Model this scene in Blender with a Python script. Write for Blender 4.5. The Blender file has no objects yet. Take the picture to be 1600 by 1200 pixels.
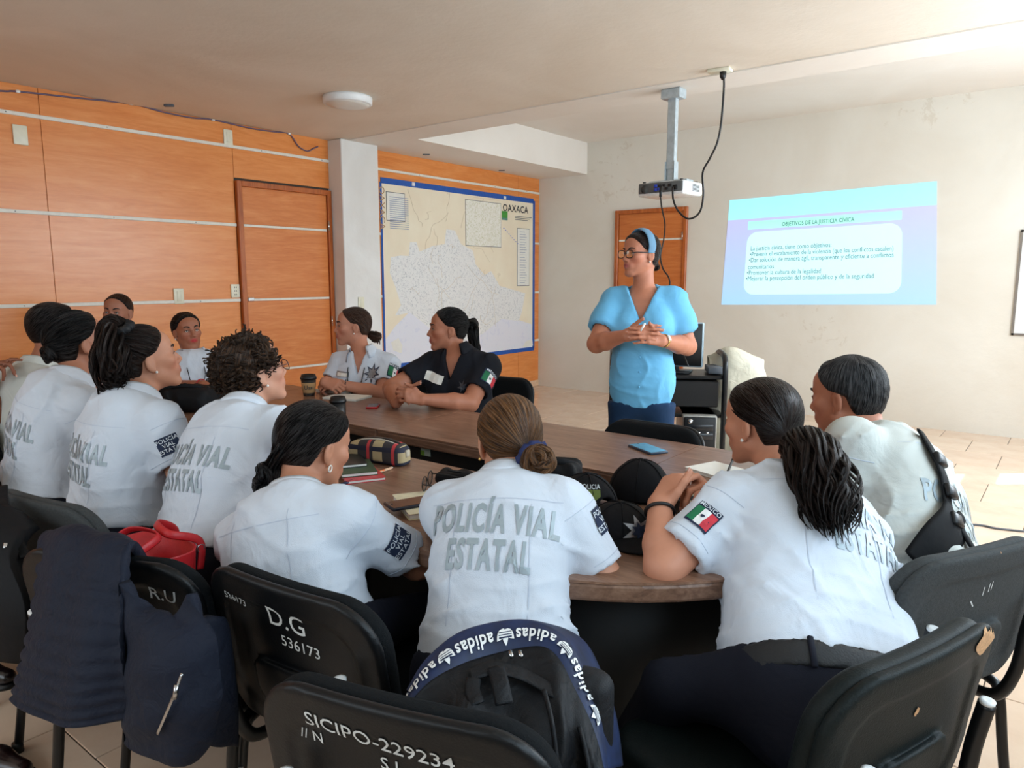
import bpy, bmesh, math, random
import numpy as np
from mathutils import Vector, Matrix
from mathutils.bvhtree import BVHTree
random.seed(7); RNG = np.random.default_rng(7)
SC = bpy.context.scene
COL = SC.collection

# ------------------------------------------------------------------ camera
CAM_H = 1.40; FPX = 1142.0
TILT = math.radians(8.27); YAW = math.radians(37.95)
cam_d = bpy.data.cameras.new('camera'); cam = bpy.data.objects.new('camera', cam_d); COL.objects.link(cam)
cam_d.sensor_fit = 'HORIZONTAL'; cam_d.sensor_width = 36.0; cam_d.lens = 36.0 * FPX / 1600.0
cam_d.clip_start = 0.05; cam_d.clip_end = 100
cam.location = (0, 0, CAM_H); cam.rotation_euler = (math.pi / 2 - TILT, 0, YAW)
SC.camera = cam

# ------------------------------------------------------------------ light
SC.view_settings.view_transform = 'Standard'; SC.view_settings.look = 'None'
SC.view_settings.gamma = 1.0; SC.view_settings.use_curve_mapping = False
SC.view_settings.exposure = 0.56
SC.cycles.max_bounces = 6; SC.cycles.diffuse_bounces = 4; SC.cycles.glossy_bounces = 2; SC.cycles.transmission_bounces = 3; SC.cycles.caustics_reflective = False; SC.cycles.caustics_refractive = False
W = bpy.data.worlds.new('sky'); SC.world = W; W.use_nodes = True
bgn = W.node_tree.nodes['Background']; bgn.inputs[0].default_value = (0.62, 0.80, 1.0, 1); bgn.inputs[1].default_value = 1.6
def sun_lamp():
    l = bpy.data.lights.new('sun', 'SUN'); l.energy = 14.0; l.angle = math.radians(0.5); l.color = (1, 0.95, 0.86)
    o = bpy.data.objects.new('sun', l); COL.objects.link(o)
    d = Vector((-0.76, -0.65, -math.tan(math.radians(40))))
    o.rotation_euler = d.to_track_quat('-Z', 'Y').to_euler(); o.location = (4, 9, 6)
sun_lamp()
def window_light(name, loc, direction, sx, sy, power, color):
    l = bpy.data.lights.new(name, 'AREA'); l.shape = 'RECTANGLE'; l.size = sx; l.size_y = sy; l.energy = power; l.color = color
    o = bpy.data.objects.new(name, l); COL.objects.link(o); o.location = loc
    o.rotation_euler = Vector(direction).to_track_quat('-Z', 'Y').to_euler()
    return o
# daylight entering through the blinds of the side windows and the windows behind the camera
window_light('daylight_side_near', (1.14, 1.55, 1.60), (-1, 0, -0.12), 3.3, 1.35, 60, (0.64, 0.84, 1.0))
window_light('daylight_side_far', (1.14, 5.05, 1.60), (-1, 0, -0.12), 2.9, 1.35, 150, (0.78, 0.90, 1.0))
window_light('daylight_rear', (-2.0, -1.72, 1.75), (0, 1, -0.05), 3.6, 1.3, 27, (0.80, 0.91, 1.0))

# ------------------------------------------------------------------ geometry helpers
def _basis():
    fw = np.array((-math.sin(YAW) * math.cos(TILT), math.cos(YAW) * math.cos(TILT), -math.sin(TILT)))
    rt = np.array((math.cos(YAW), math.sin(YAW), 0.0)); return fw, rt, np.cross(rt, fw)
FW, RT, UPV = _basis(); EYE = np.array((0, 0, CAM_H))
def _ray(px, py): return FW + (px - 800) / FPX * RT + (600 - py) / FPX * UPV
def D(px, py, d): return EYE + d * _ray(px, py)                       # a point at depth d
def Z(px, py, z): r = _ray(px, py); return EYE + (z - CAM_H) / r[2] * r # a point at height z
def onX(px, py, x): r = _ray(px, py); return EYE + x / r[0] * r
def onY(px, py, y): r = _ray(px, py); return EYE + y / r[1] * r
def nrm(v): v = np.asarray(v, float); return v / (np.linalg.norm(v) + 1e-12)
def A(*v): return np.array(v, float)

ORG = {}
def _link(o, parent):
    COL.objects.link(o)
    if parent is not None: o.parent = parent
def tag(o, label=None, cat=None, group=None, kind=None):
    if label: o['label'] = label
    if cat: o['category'] = cat
    if group: o['group'] = group
    if kind: o['kind'] = kind
    return o
def root_of(o):
    while o.parent is not None: o = o.parent
    return o
def empty(name, loc, label, cat, group=None, rz=0.0):
    o = bpy.data.objects.new(name, None); o.empty_display_size = 0.1; COL.objects.link(o)
    o.location = loc; o.rotation_euler = (0, 0, rz); ORG[o.name] = np.array(loc, float)
    return tag(o, label, cat, group)
def mesh_data(name, V, F, mat=None, smooth=True, attrs=None):
    me = bpy.data.meshes.new(name)
    V = np.asarray(V, np.float32)
    if isinstance(F, np.ndarray):
        n = F.shape[1]; me.vertices.add(len(V)); me.vertices.foreach_set('co', V.ravel())
        me.loops.add(F.size); me.loops.foreach_set('vertex_index', F.ravel().astype(np.int32))
        me.polygons.add(len(F)); me.polygons.foreach_set('loop_start', np.arange(0, F.size, n, dtype=np.int32))
        me.update(calc_edges=True)
    else:
        me.from_pydata([tuple(map(float, v)) for v in V], [], [tuple(f) for f in F])
    if smooth: me.polygons.foreach_set('use_smooth', np.ones(len(me.polygons), bool))
    if attrs:
        for k, (typ, arr) in attrs.items():
            a = me.attributes.new(k, typ, 'POINT')
            a.data.foreach_set('color' if typ == 'FLOAT_COLOR' else 'vector', np.asarray(arr, np.float32).ravel())
    if mat is not None: me.materials.append(mat)
    me.validate(); return me
def mk(name, V, F, mat, parent=None, smooth=True, attrs=None, base=None, local=False):
    """one mesh object from world-space vertices; a child keeps its root's origin"""
    V = np.asarray(V, float)
    if parent is not None:
        if not local: V = V - ORG[root_of(parent).name]
    elif base is not None: V = V - np.asarray(base, float)
    o = bpy.data.objects.new(name, mesh_data(name, V, F, mat, smooth, attrs)); _link(o, parent)
    if parent is None:
        if base is not None: o.location = base
        ORG[o.name] = np.array(base if base is not None else (0, 0, 0), float)
    return o
def joinvf(parts):
    VV, FF, n = [], [], 0
    arr = all(isinstance(f, np.ndarray) for _, f in parts) and len({f.shape[1] for _, f in parts if len(f)}) == 1
    for v, f in parts:
        v = np.asarray(v, float)
        if len(v) == 0: continue
        VV.append(v)
        if arr: FF.append(f + n)
        else: FF += [tuple(int(i) + n for i in q) for q in f]
        n += len(v)
    return np.concatenate(VV), (np.concatenate(FF) if arr else FF)
def bevelled(V, F, w=0.004, seg=2):
    bm = bmesh.new(); vs = [bm.verts.new(tuple(v)) for v in V]
    for f in F: bm.faces.new([vs[i] for i in f])
    bmesh.ops.recalc_face_normals(bm, faces=bm.faces)
    if w > 0: bmesh.ops.bevel(bm, geom=list(bm.edges) + list(bm.verts), offset=w, segments=seg, affect='EDGES', profile=0.5)
    V2 = np.array([v.co[:] for v in bm.verts]); bm.verts.index_update()
    F2 = [[v.index for v in f.verts] for f in bm.faces]; bm.free(); return V2, F2
BOXF = [(0, 1, 3, 2), (4, 6, 7, 5), (0, 4, 5, 1), (2, 3, 7, 6), (0, 2, 6, 4), (1, 5, 7, 3)]
def boxvf(lo, hi, bev=0.0, seg=2):
    V = [(x, y, z) for x in (lo[0], hi[0]) for y in (lo[1], hi[1]) for z in (lo[2], hi[2])]
    return bevelled(V, BOXF, bev, seg) if bev > 0 else (np.array(V, float), [tuple(f) for f in BOXF])
def obox(c, ax, ay, az, hx, hy, hz, bev=0.0, seg=2):
    """oriented box: axes ax, ay, az with half sizes"""
    V, F = boxvf((-hx, -hy, -hz), (hx, hy, hz), bev, seg); M = np.stack([nrm(ax), nrm(ay), nrm(az)])
    return V @ M + np.asarray(c), F
def spline(P, n=8, closed=False):
    P = [np.asarray(p, float) for p in P]; m = len(P); out = []
    rng = range(m) if closed else range(m - 1)
    for i in rng:
        if closed: a, b, c, d = P[(i - 1) % m], P[i], P[(i + 1) % m], P[(i + 2) % m]
        else: a, b, c, d = P[max(i - 1, 0)], P[i], P[i + 1], P[min(i + 2, m - 1)]
        for k in range(n):
            t = k / n
            out.append(0.5 * (2 * b + (c - a) * t + (2 * a - 5 * b + 4 * c - d) * t * t + (3 * b - a - 3 * c + d) * t ** 3))
    if not closed: out.append(P[-1])
    return np.array(out)
def tubevf(P, r, seg=8, cap=True, flat=None, side=None):
    """tube along points; r scalar or per point; flat: ratio of second radius"""
    P = np.asarray(P, float); n = len(P); r = np.broadcast_to(np.asarray(r, float), (n,))
    T = np.gradient(P, axis=0); T /= np.linalg.norm(T, axis=1, keepdims=True) + 1e-12
    s = np.asarray(side, float) if side is not None else (A(0, 0, 1) if abs(T[0][2]) < 0.9 else A(1, 0, 0))
    V = []; N = nrm(s - T[0] * np.dot(s, T[0])); ang = np.arange(seg) * 2 * np.pi / seg
    for i in range(n):
        N = nrm(N - T[i] * np.dot(N, T[i])); B = np.cross(T[i], N)
        V.append(P[i] + r[i] * (np.cos(ang)[:, None] * N + (flat or 1.0) * np.sin(ang)[:, None] * B))
    V = np.concatenate(V); i, k = np.meshgrid(np.arange(n - 1), np.arange(seg), indexing='ij')
    k2 = (k + 1) % seg
    F = np.stack([i * seg + k, i * seg + k2, (i + 1) * seg + k2, (i + 1) * seg + k], -1).reshape(-1, 4)
    if not cap: return V, F
    F = [tuple(q) for q in F.tolist()] + [tuple(range(seg))[::-1], tuple(range((n - 1) * seg, n * seg))]
    return V, F
def lathevf(prof, c, axis=(0, 0, 1), seg=24):
    prof = np.asarray(prof, float); ax = nrm(axis); s = A(1, 0, 0) if abs(ax[0]) < 0.9 else A(0, 1, 0)
    u = nrm(s - ax * np.dot(s, ax)); v = np.cross(ax, u); a = np.arange(seg) * 2 * np.pi / seg
    V = np.concatenate([np.asarray(c) + h * ax + r * (np.cos(a)[:, None] * u + np.sin(a)[:, None] * v) for r, h in prof])
    n = len(prof); i, k = np.meshgrid(np.arange(n - 1), np.arange(seg), indexing='ij'); k2 = (k + 1) % seg
    F = np.stack([i * seg + k, i * seg + k2, (i + 1) * seg + k2, (i + 1) * seg + k], -1).reshape(-1, 4)
    return V, [tuple(q) for q in F.tolist()] + [tuple(range(seg))[::-1], tuple(range((n - 1) * seg, n * seg))]
def prismvf(poly, o, ax, ay, az, h, bev=0.0):
    """extrude a 2-D polygon (in ax, ay) by h along az"""
    ax, ay, az = nrm(ax), nrm(ay), nrm(az); n = len(poly)
    P = np.array([np.asarray(o) + p[0] * ax + p[1] * ay for p in poly])
    V = np.concatenate([P, P + h * az])
    F = [tuple(range(n))[::-1], tuple(range(n, 2 * n))] + [(i, (i + 1) % n, n + (i + 1) % n, n + i) for i in range(n)]
    return bevelled(V, F, bev) if bev > 0 else (V, F)
def gridsheet(ctrl, nu=6, nv=6):
    """smooth sheet through a grid of control points (rows of points)"""
    rows = [spline(r, nu) for r in ctrl]; rows = np.array(rows)
    cols = np.array([spline(rows[:, j], nv) for j in range(rows.shape[1])])
    return cols.transpose(1, 0, 2)                                      # [v, u, 3]
def sheetvf(G, thick=0.0, fn=None):
    n, m, _ = G.shape
    du = np.gradient(G, axis=1); dv = np.gradient(G, axis=0); N = np.cross(du, dv); N /= np.linalg.norm(N, axis=2, keepdims=True) + 1e-12
    if fn is not None: G = G + N * fn(np.linspace(0, 1, m)[None, :], np.linspace(0, 1, n)[:, None])[..., None]
    idx = np.arange(n * m).reshape(n, m)
    F = np.stack([idx[:-1, :-1], idx[:-1, 1:], idx[1:, 1:], idx[1:, :-1]], -1).reshape(-1, 4)
    V = G.reshape(-1, 3)
    if thick <= 0: return V, F
    V2 = (G - N * thick).reshape(-1, 3); k = n * m
    rim = list(idx[0, :]) + list(idx[1:, -1]) + list(idx[-1, -2::-1]) + list(idx[-2:0, 0])
    rf = [(rim[(i + 1) % len(rim)], rim[i], rim[i] + k, rim[(i + 1) % len(rim)] + k) for i in range(len(rim))]
    return np.concatenate([V, V2]), np.concatenate([F, F[:, ::-1] + k, np.array(rf)])

# ------------------------------------------------------------------ implicit surfaces (bodies, cloth, cushions)
class Field:
    def __init__(s, lo, hi, h):
        s.h = h; s.lo = np.asarray(lo, float); s.n = np.maximum(4, np.ceil((np.asarray(hi) - s.lo) / h).astype(int) + 1)
        s.f = np.full(s.n, 0.15, np.float32)
        s.ax = [(s.lo[i] + h * np.arange(s.n[i])).astype(np.float32) for i in range(3)]
    def sub(s, lo, hi):
        a = np.clip(np.floor((np.asarray(lo) - s.lo) / s.h).astype(int), 0, s.n - 1); b = np.clip(np.ceil((np.asarray(hi) - s.lo) / s.h).astype(int) + 1, 1, s.n)
        return tuple(slice(a[i], max(b[i], a[i] + 1)) for i in range(3))
    def xyz(s, sl=None):
        sl = sl or (slice(None),) * 3
        return s.ax[0][sl[0]][:, None, None], s.ax[1][sl[1]][None, :, None], s.ax[2][sl[2]][None, None, :]
    def put(s, sl, d, k, op):
        a = s.f[sl]
        if op == 'add':
            q = np.maximum(k - np.abs(a - d), 0) if k > 0 else 0
            s.f[sl] = np.minimum(a, d) - (q * q / (4 * k) if k > 0 else 0)
        else:
            d = -d; q = np.maximum(k - np.abs(a - d), 0) if k > 0 else 0
            s.f[sl] = np.maximum(a, d) + (q * q / (4 * k) if k > 0 else 0)
    def cap(s, a, b, r1, r2=None, k=0.02, op='add', infl=0.0, flat=None):
        r2 = r1 if r2 is None else r2; a = np.asarray(a, float); b = np.asarray(b, float); r1 = r1 + infl; r2 = r2 + infl
        pad = max(r1, r2) + k + 3 * s.h; sl = s.sub(np.minimum(a, b) - pad, np.maximum(a, b) + pad); x, y, z = s.xyz(sl)
        ab = b - a; L = float(ab @ ab) + 1e-9
        px, py, pz = x - a[0], y - a[1], z - a[2]
        t = np.clip((px * ab[0] + py * ab[1] + pz * ab[2]) / L, 0, 1)
        qx, qy, qz = px - t * ab[0], py - t * ab[1], pz - t * ab[2]
        if flat is not None:                                            # (axis, factor): thinner along axis
            ax, fc = flat; c = (qx * ax[0] + qy * ax[1] + qz * ax[2]); m = (1 / fc - 1)
            qx, qy, qz = qx + c * m * ax[0], qy + c * m * ax[1], qz + c * m * ax[2]
            d = (np.sqrt(qx * qx + qy * qy + qz * qz) - (r1 + (r2 - r1) * t)) * (0.5 + 0.5 * fc)
        else: d = np.sqrt(qx * qx + qy * qy + qz * qz) - (r1 + (r2 - r1) * t)
        s.put(sl, d, k, op)
    def ell(s, c, r, R=None, k=0.02, op='add', infl=0.0):
        c = np.asarray(c, float); r = np.asarray(r, float) + infl; R = np.eye(3) if R is None else R   # rows of R: local axes
        pad = max(r) + k + 3 * s.h; sl = s.sub(c - pad, c + pad); x, y, z = s.xyz(sl); x, y, z = x - c[0], y - c[1], z - c[2]
        q = [(R[i][0] * x + R[i][1] * y + R[i][2] * z) / r[i] for i in range(3)]
        n0 = np.sqrt(q[0] ** 2 + q[1] ** 2 + q[2] ** 2); n1 = np.sqrt((q[0] / r[0]) ** 2 + (q[1] / r[1]) ** 2 + (q[2] / r[2]) ** 2) + 1e-6
        s.put(sl, n0 * (n0 - 1) / n1, k, op)
    def loft(s, secs, R, Fv, k=0.03, infl=0.0, p=2.4, op='add'):
        """secs: (centre, half width, front depth, back depth); rounded elliptical segments"""
        for (c0, w0, f0, b0), (c1, w1, f1, b1) in zip(secs[:-1], secs[1:]):
            a = np.asarray(c0, float); b = np.asarray(c1, float); m = max(w0, w1, f0, f1, b0, b1) + infl; pad = m + k + 3 * s.h
            sl = s.sub(np.minimum(a, b) - pad, np.maximum(a, b) + pad); x, y, z = s.xyz(sl); ab = b - a; L = float(ab @ ab) + 1e-9
            px, py, pz = x - a[0], y - a[1], z - a[2]; tt = (px * ab[0] + py * ab[1] + pz * ab[2]) / L; t = np.clip(tt, 0, 1)
            qx, qy, qz = px - t * ab[0], py - t * ab[1], pz - t * ab[2]; U = ab / math.sqrt(L)
            u = qx * R[0] + qy * R[1] + qz * R[2]; v = qx * Fv[0] + qy * Fv[1] + qz * Fv[2]; w_ = (tt - t) * math.sqrt(L)
            ww = w0 + (w1 - w0) * t + infl; dd = np.where(v > 0, f0 + (f1 - f0) * t, b0 + (b1 - b0) * t) + infl
            mn = np.minimum(ww, dd); g = (np.abs(u / ww) ** p + np.abs(v / dd) ** p + np.abs(w_ / mn) ** p) ** (1 / p)
            s.put(sl, (g - 1) * mn, k, op)
    def plane(s, pt, n, k=0.0):
        """keep the side the normal points away from (cut what lies along +n)"""
        x, y, z = s.xyz(); n = nrm(n); d = (x - pt[0]) * n[0] + (y - pt[1]) * n[1] + (z - pt[2]) * n[2]
        if k > 0:
            q = np.maximum(k - np.abs(s.f - d), 0); s.f = np.maximum(s.f, d) + q * q / (4 * k)
        else: s.f = np.maximum(s.f, d)
    def mesh(s, smooth=1):
        return surfnet(s.f, s.lo, s.h, smooth)
def surfnet(f, lo, h, smooth=1):
    f = f.copy(); f[0] = f[-1] = 0.1; f[:, 0] = f[:, -1] = 0.1; f[:, :, 0] = f[:, :, -1] = 0.1
    ins = f < 0; n = np.array(f.shape); cn = n - 1; pos = []; cid = []; quads = []
    def cidx(i, j, k): return (i * cn[1] + j) * cn[2] + k
    for ax in range(3):
        a = [slice(None)] * 3; b = [slice(None)] * 3; a[ax] = slice(0, -1); b[ax] = slice(1, None)
        I = np.nonzero(ins[tuple(a)] != ins[tuple(b)])
        if len(I[0]) == 0: continue
        J = list(I); J[ax] = I[ax] + 1; fa = f[I]; fb = f[tuple(J)]; t = fa / (fa - fb)
        p = np.stack(I, 1).astype(np.float64); p[:, ax] += t
        o1, o2 = (ax + 1) % 3, (ax + 2) % 3; cs = []
        for d1, d2 in ((-1, -1), (0, -1), (0, 0), (-1, 0)):
            q = [c.copy() for c in I]; q[o1] = q[o1] + d1; q[o2] = q[o2] + d2; c = cidx(*q); cs.append(c); cid.append(c); pos.append(p)
        Q = np.stack(cs, 1); fl = ~ins[I]; Q[fl] = Q[fl][:, ::-1]; quads.append(Q)
    if not quads: return np.zeros((0, 3)), np.zeros((0, 4), int)
    cid = np.concatenate(cid); pos = np.concatenate(pos); Q = np.concatenate(quads)
    u, inv = np.unique(cid, return_inverse=True); cnt = np.bincount(inv)
    V = np.stack([np.bincount(inv, pos[:, i]) / cnt for i in range(3)], 1)
    Q = np.searchsorted(u, Q)
    for _ in range(smooth):
        S = np.zeros_like(V); c = np.zeros(len(V))
        for a, b in ((0, 1), (1, 2), (2, 3), (3, 0)):
            for p_, q_ in ((a, b), (b, a)):
                for i in range(3): S[:, i] += np.bincount(Q[:, p_], V[Q[:, q_], i], len(V))
                c += np.bincount(Q[:, p_], minlength=len(V))
        V = V + 0.5 * (S / c[:, None] - V)
    return V * h + lo, Q
def rbox(F, c, ax, half, r, k=0.0, op='add', warp=None, round2=None):
    """rounded box with rows of ax as axes"""
    x, y, z = F.xyz(); x, y, z = x - c[0], y - c[1], z - c[2]
    u = [ax[i][0] * x + ax[i][1] * y + ax[i][2] * z for i in range(3)]
    if warp is not None: u = list(warp(*u))
    q = [np.abs(u[i]) - (half[i] - r) for i in range(3)]
    if round2 is not None:                                              # bigger corner radius in the plane of axes 0, 2
        R2 = round2; qa = np.abs(u[0]) - (half[0] - R2); qb = np.abs(u[2]) - (half[2] - R2)
        d2 = np.sqrt(np.maximum(qa, 0) ** 2 + np.maximum(qb, 0) ** 2) + np.minimum(np.maximum(qa, qb), 0) - R2 + r
        d = np.sqrt(np.maximum(d2, 0) ** 2 + np.maximum(q[1], 0) ** 2) + np.minimum(np.maximum(d2, q[1]), 0) - r
    else:
        d = np.sqrt(sum(np.maximum(a, 0) ** 2 for a in q)) + np.minimum(np.maximum(np.maximum(q[0], q[1]), q[2]), 0) - r
    F.put((slice(None),) * 3, d, k, op)

# ------------------------------------------------------------------ flat lettering and marks laid onto a surface
_TXT = {}
def text2d(s, bold=0.0, step=None):
    """filled outline of a string: unit cap height about 0.7, centred; returns (V2, F)"""
    key = (s, bold, step)
    if key in _TXT: return _TXT[key]
    cu = bpy.data.curves.new('lettering', 'FONT'); cu.body = s; cu.align_x = 'CENTER'; cu.align_y = 'CENTER'; cu.offset = bold; cu.resolution_u = 3; cu.space_character = 1.0 + bold * 5
    ob = bpy.data.objects.new('lettering', cu); COL.objects.link(ob); dg = bpy.context.evaluated_depsgraph_get()
    me = ob.evaluated_get(dg).to_mesh(); bm = bmesh.new(); bm.from_mesh(me); ob.evaluated_get(dg).to_mesh_clear()
    bpy.data.objects.remove(ob); bpy.data.curves.remove(cu)
    out = _cut(bm, step); _TXT[key] = out; return out
def _cut(bm, step):
    if step:
        xs = [v.co.x for v in bm.verts]; ys = [v.co.y for v in bm.verts]
        for i, (lo, hi) in enumerate(((min(xs), max(xs)), (min(ys), max(ys)))):
            c = lo + step
            while c < hi:
                co = (c, 0, 0) if i == 0 else (0, c, 0); no = (1, 0, 0) if i == 0 else (0, 1, 0)
                bmesh.ops.bisect_plane(bm, geom=list(bm.verts) + list(bm.edges) + list(bm.faces), plane_co=co, plane_no=no, dist=1e-5); c += step
    bm.verts.index_update()
    V = np.array([(v.co.x, v.co.y) for v in bm.verts]); F = [[v.index for v in f.verts] for f in bm.faces]; bm.free(); return V, F
def poly2d(pts, step=None):
    bm = bmesh.new(); bm.faces.new([bm.verts.new((p[0], p[1], 0)) for p in pts]); bmesh.ops.triangulate(bm, faces=bm.faces); return _cut(bm, step)
def rect2d(w, h, step=None): return poly2d([(-w / 2, -h / 2), (w / 2, -h / 2), (w / 2, h / 2), (-w / 2, h / 2)], step)
def flatvf(VF, o, ax, ay, sx=1.0, sy=None, off=0.0):
    V2, F = VF; sy = sx if sy is None else sy; ax, ay = nrm(ax), nrm(ay); n = np.cross(ax, ay)
    return np.asarray(o) + V2[:, :1] * sx * ax + V2[:, 1:] * sy * ay + off * n, F
def bvh_of(V, F): return BVHTree.FromPolygons([tuple(v) for v in V.tolist()], [tuple(q) for q in F.tolist()] if isinstance(F, np.ndarray) else F)
def decal(VF, o, ax, ay, bvh, sx=1.0, sy=None, off=0.003, reach=0.25):
    """lay a flat figure onto the surface behind it (rays along -ax x ay)"""
    V, F = flatvf(VF, o, ax, ay, sx, sy); n = nrm(np.cross(nrm(ax), nrm(ay))); out = np.zeros_like(V); ok = np.zeros(len(V), bool)
    for i, v in enumerate(V):
        h = bvh.ray_cast(Vector(v + n * reach), Vector(-n), reach * 2.2)
        if h[0] is not None:
            nn = np.array(h[1]); nn = nn if nn @ n > 0 else -nn
            if nn @ n > 0.08: out[i] = np.array(h[0]) + off * nrm(0.5 * nn + 0.5 * n); ok[i] = True
    keep = [f for f in F if all(ok[j] for j in f)]
    used = sorted({j for f in keep for j in f}); m = {j: i for i, j in enumerate(used)}
    return (out[used] if used else np.zeros((0, 3))), [[m[j] for j in f] for f in keep]

# ------------------------------------------------------------------ materials
def newmat(name):
    m = bpy.data.materials.new(name); m.use_nodes = True; nt = m.node_tree; return m, nt, nt.nodes['Principled BSDF']
def srgb(r, g, b):
    f = lambda c: (c / 255 / 12.92) if c / 255 <= 0.04045 else ((c / 255 + 0.055) / 1.055) ** 2.4
    return (f(r), f(g), f(b), 1)
def coords(nt, scale=(1, 1, 1), kind='Object', rot=(0, 0, 0)):
    tc = nt.nodes.new('ShaderNodeTexCoord'); mp = nt.nodes.new('ShaderNodeMapping'); mp.inputs['Scale'].default_value = scale; mp.inputs['Rotation'].default_value = rot
    nt.links.new(tc.outputs[kind], mp.inputs[0]); return mp.outputs[0]
def noise(nt, vec, scale, detail=3, rough=0.55, dist=0.0):
    n = nt.nodes.new('ShaderNodeTexNoise'); n.inputs['Scale'].default_value = scale; n.inputs['Detail'].default_value = detail; n.inputs['Roughness'].default_value = rough
    n.inputs['Distortion'].default_value = dist; nt.links.new(vec, n.inputs['Vector']); return n.outputs['Fac']
def ramp(nt, fac, stops):
    r = nt.nodes.new('ShaderNodeValToRGB'); e = r.color_ramp.elements
    e[0].position, e[0].color = stops[0]; e[1].position, e[1].color = stops[-1]
    for p, c in stops[1:-1]: x = e.new(p); x.color = c
    nt.links.new(fac, r.inputs[0]); return r.outputs[0]
def bump(nt, bsdf, h, strength=0.3, dist=0.01):
    b = nt.nodes.new('ShaderNodeBump'); b.inputs['Strength'].default_value = strength; b.inputs['Distance'].default_value = dist
    nt.links.new(h, b.inputs['Height']); nt.links.new(b.outputs[0], bsdf.inputs['Normal'])
def mix(nt, f, a, b):
    m = nt.nodes.new('ShaderNodeMix'); m.data_type = 'RGBA'
    nt.links.new(f, m.inputs[0])
    for v, s in ((a, m.inputs[6]), (b, m.inputs[7])):
        if isinstance(v, tuple): s.default_value = v
        else: nt.links.new(v, s)
    return m.outputs[2]
def plain(name, col, rough=0.6, metal=0.0, var=0.12, scale=30, bmp=0.0, spec=0.5, bscale=None, bdist=0.004):
    m, nt, b = newmat(name); v = coords(nt); f = noise(nt, v, scale)
    c2 = tuple(max(0, c * (1 - var)) for c in col[:3]) + (1,); c1 = tuple(min(1, c * (1 + var)) for c in col[:3]) + (1,)
    nt.links.new(ramp(nt, f, [(0.3, c2), (0.7, c1)]), b.inputs['Base Color'])
    b.inputs['Roughness'].default_value = rough; b.inputs['Metallic'].default_value = metal; b.inputs['Specular IOR Level'].default_value = spec
    if bmp: bump(nt, b, noise(nt, v, bscale or scale * 3), bmp, bdist)
    return m
def cloth(name, col, rough=0.85, fold=0.35, weave=600, fscale=9, sheen=0.0):
    m, nt, b = newmat(name); v = coords(nt); f = noise(nt, v, fscale, 3, 0.5, 0.6); g = noise(nt, v, weave, 1)
    c2 = tuple(c * 0.93 for c in col[:3]) + (1,)
    nt.links.new(ramp(nt, f, [(0.3, c2), (0.7, col)]), b.inputs['Base Color']); b.inputs['Roughness'].default_value = rough
    b.inputs['Specular IOR Level'].default_value = 0.25; b.inputs['Sheen Weight'].default_value = sheen
    ad = nt.nodes.new('ShaderNodeMath'); ad.operation = 'MULTIPLY_ADD'; ad.inputs[1].default_value = 0.05; nt.links.new(g, ad.inputs[0]); nt.links.new(f, ad.inputs[2])
    bump(nt, b, ad.outputs[0], fold, 0.02); return m
def glow(name, col, strength):
    m, nt, b = newmat(name); b.inputs['Base Color'].default_value = tuple(c * 0.5 for c in col[:3]) + (1,); b.inputs['Emission Color'].default_value = col; b.inputs['Emission Strength'].default_value = strength
    b.inputs['Roughness'].default_value = 0.9; b.inputs['Specular IOR Level'].default_value = 0.1; return m
def attrmat(name, attr, rough=0.5, sss=0.0, spec=0.4, fine=250, bmp=0.06):
    m, nt, b = newmat(name); a = nt.nodes.new('ShaderNodeAttribute'); a.attribute_name = attr
    v = coords(nt); f = noise(nt, v, 35, 3)
    hs = nt.nodes.new('ShaderNodeHueSaturation'); nt.links.new(a.outputs['Color'], hs.inputs['Color'])
    mr = nt.nodes.new('ShaderNodeMapRange'); mr.inputs[3].default_value = 0.9; mr.inputs[4].default_value = 1.1; nt.links.new(f, mr.inputs[0]); nt.links.new(mr.outputs[0], hs.inputs['Value'])
    nt.links.new(hs.outputs[0], b.inputs['Base Color']); b.inputs['Roughness'].default_value = rough; b.inputs['Specular IOR Level'].default_value = spec
    if sss: b.inputs['Subsurface Weight'].default_value = sss; b.inputs['Subsurface Radius'].default_value = (0.012, 0.004, 0.002); b.inputs['Subsurface Scale'].default_value = 0.6
    if bmp: bump(nt, b, noise(nt, v, fine, 2), bmp, 0.002)
    return m
def hairmat(name, dark, light, amount=0.5, rough=0.38):
    m, nt, b = newmat(name); at = nt.nodes.new('ShaderNodeAttribute'); at.attribute_name = 'strand'
    f = noise(nt, at.outputs['Vector'], 0.8, 4, 0.7); g = noise(nt, at.outputs['Vector'], 2.0, 3, 0.65)
    nt.links.new(ramp(nt, f, [(0.35, dark), (0.5, tuple(d + (l - d) * amount * 0.4 for d, l in zip(dark, light))), (0.70, light)]), b.inputs['Base Color'])
    b.inputs['Roughness'].default_value = rough; bump(nt, b, g, 1.0, 0.012)
    sp = nt.nodes.new('ShaderNodeMapRange'); sp.inputs[1].default_value = 0.42; sp.inputs[2].default_value = 0.68; sp.inputs[3].default_value = 0.03; sp.inputs[4].default_value = 0.75
    nt.links.new(g, sp.inputs[0]); nt.links.new(sp.outputs[0], b.inputs['Specular IOR Level']); return m
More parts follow.
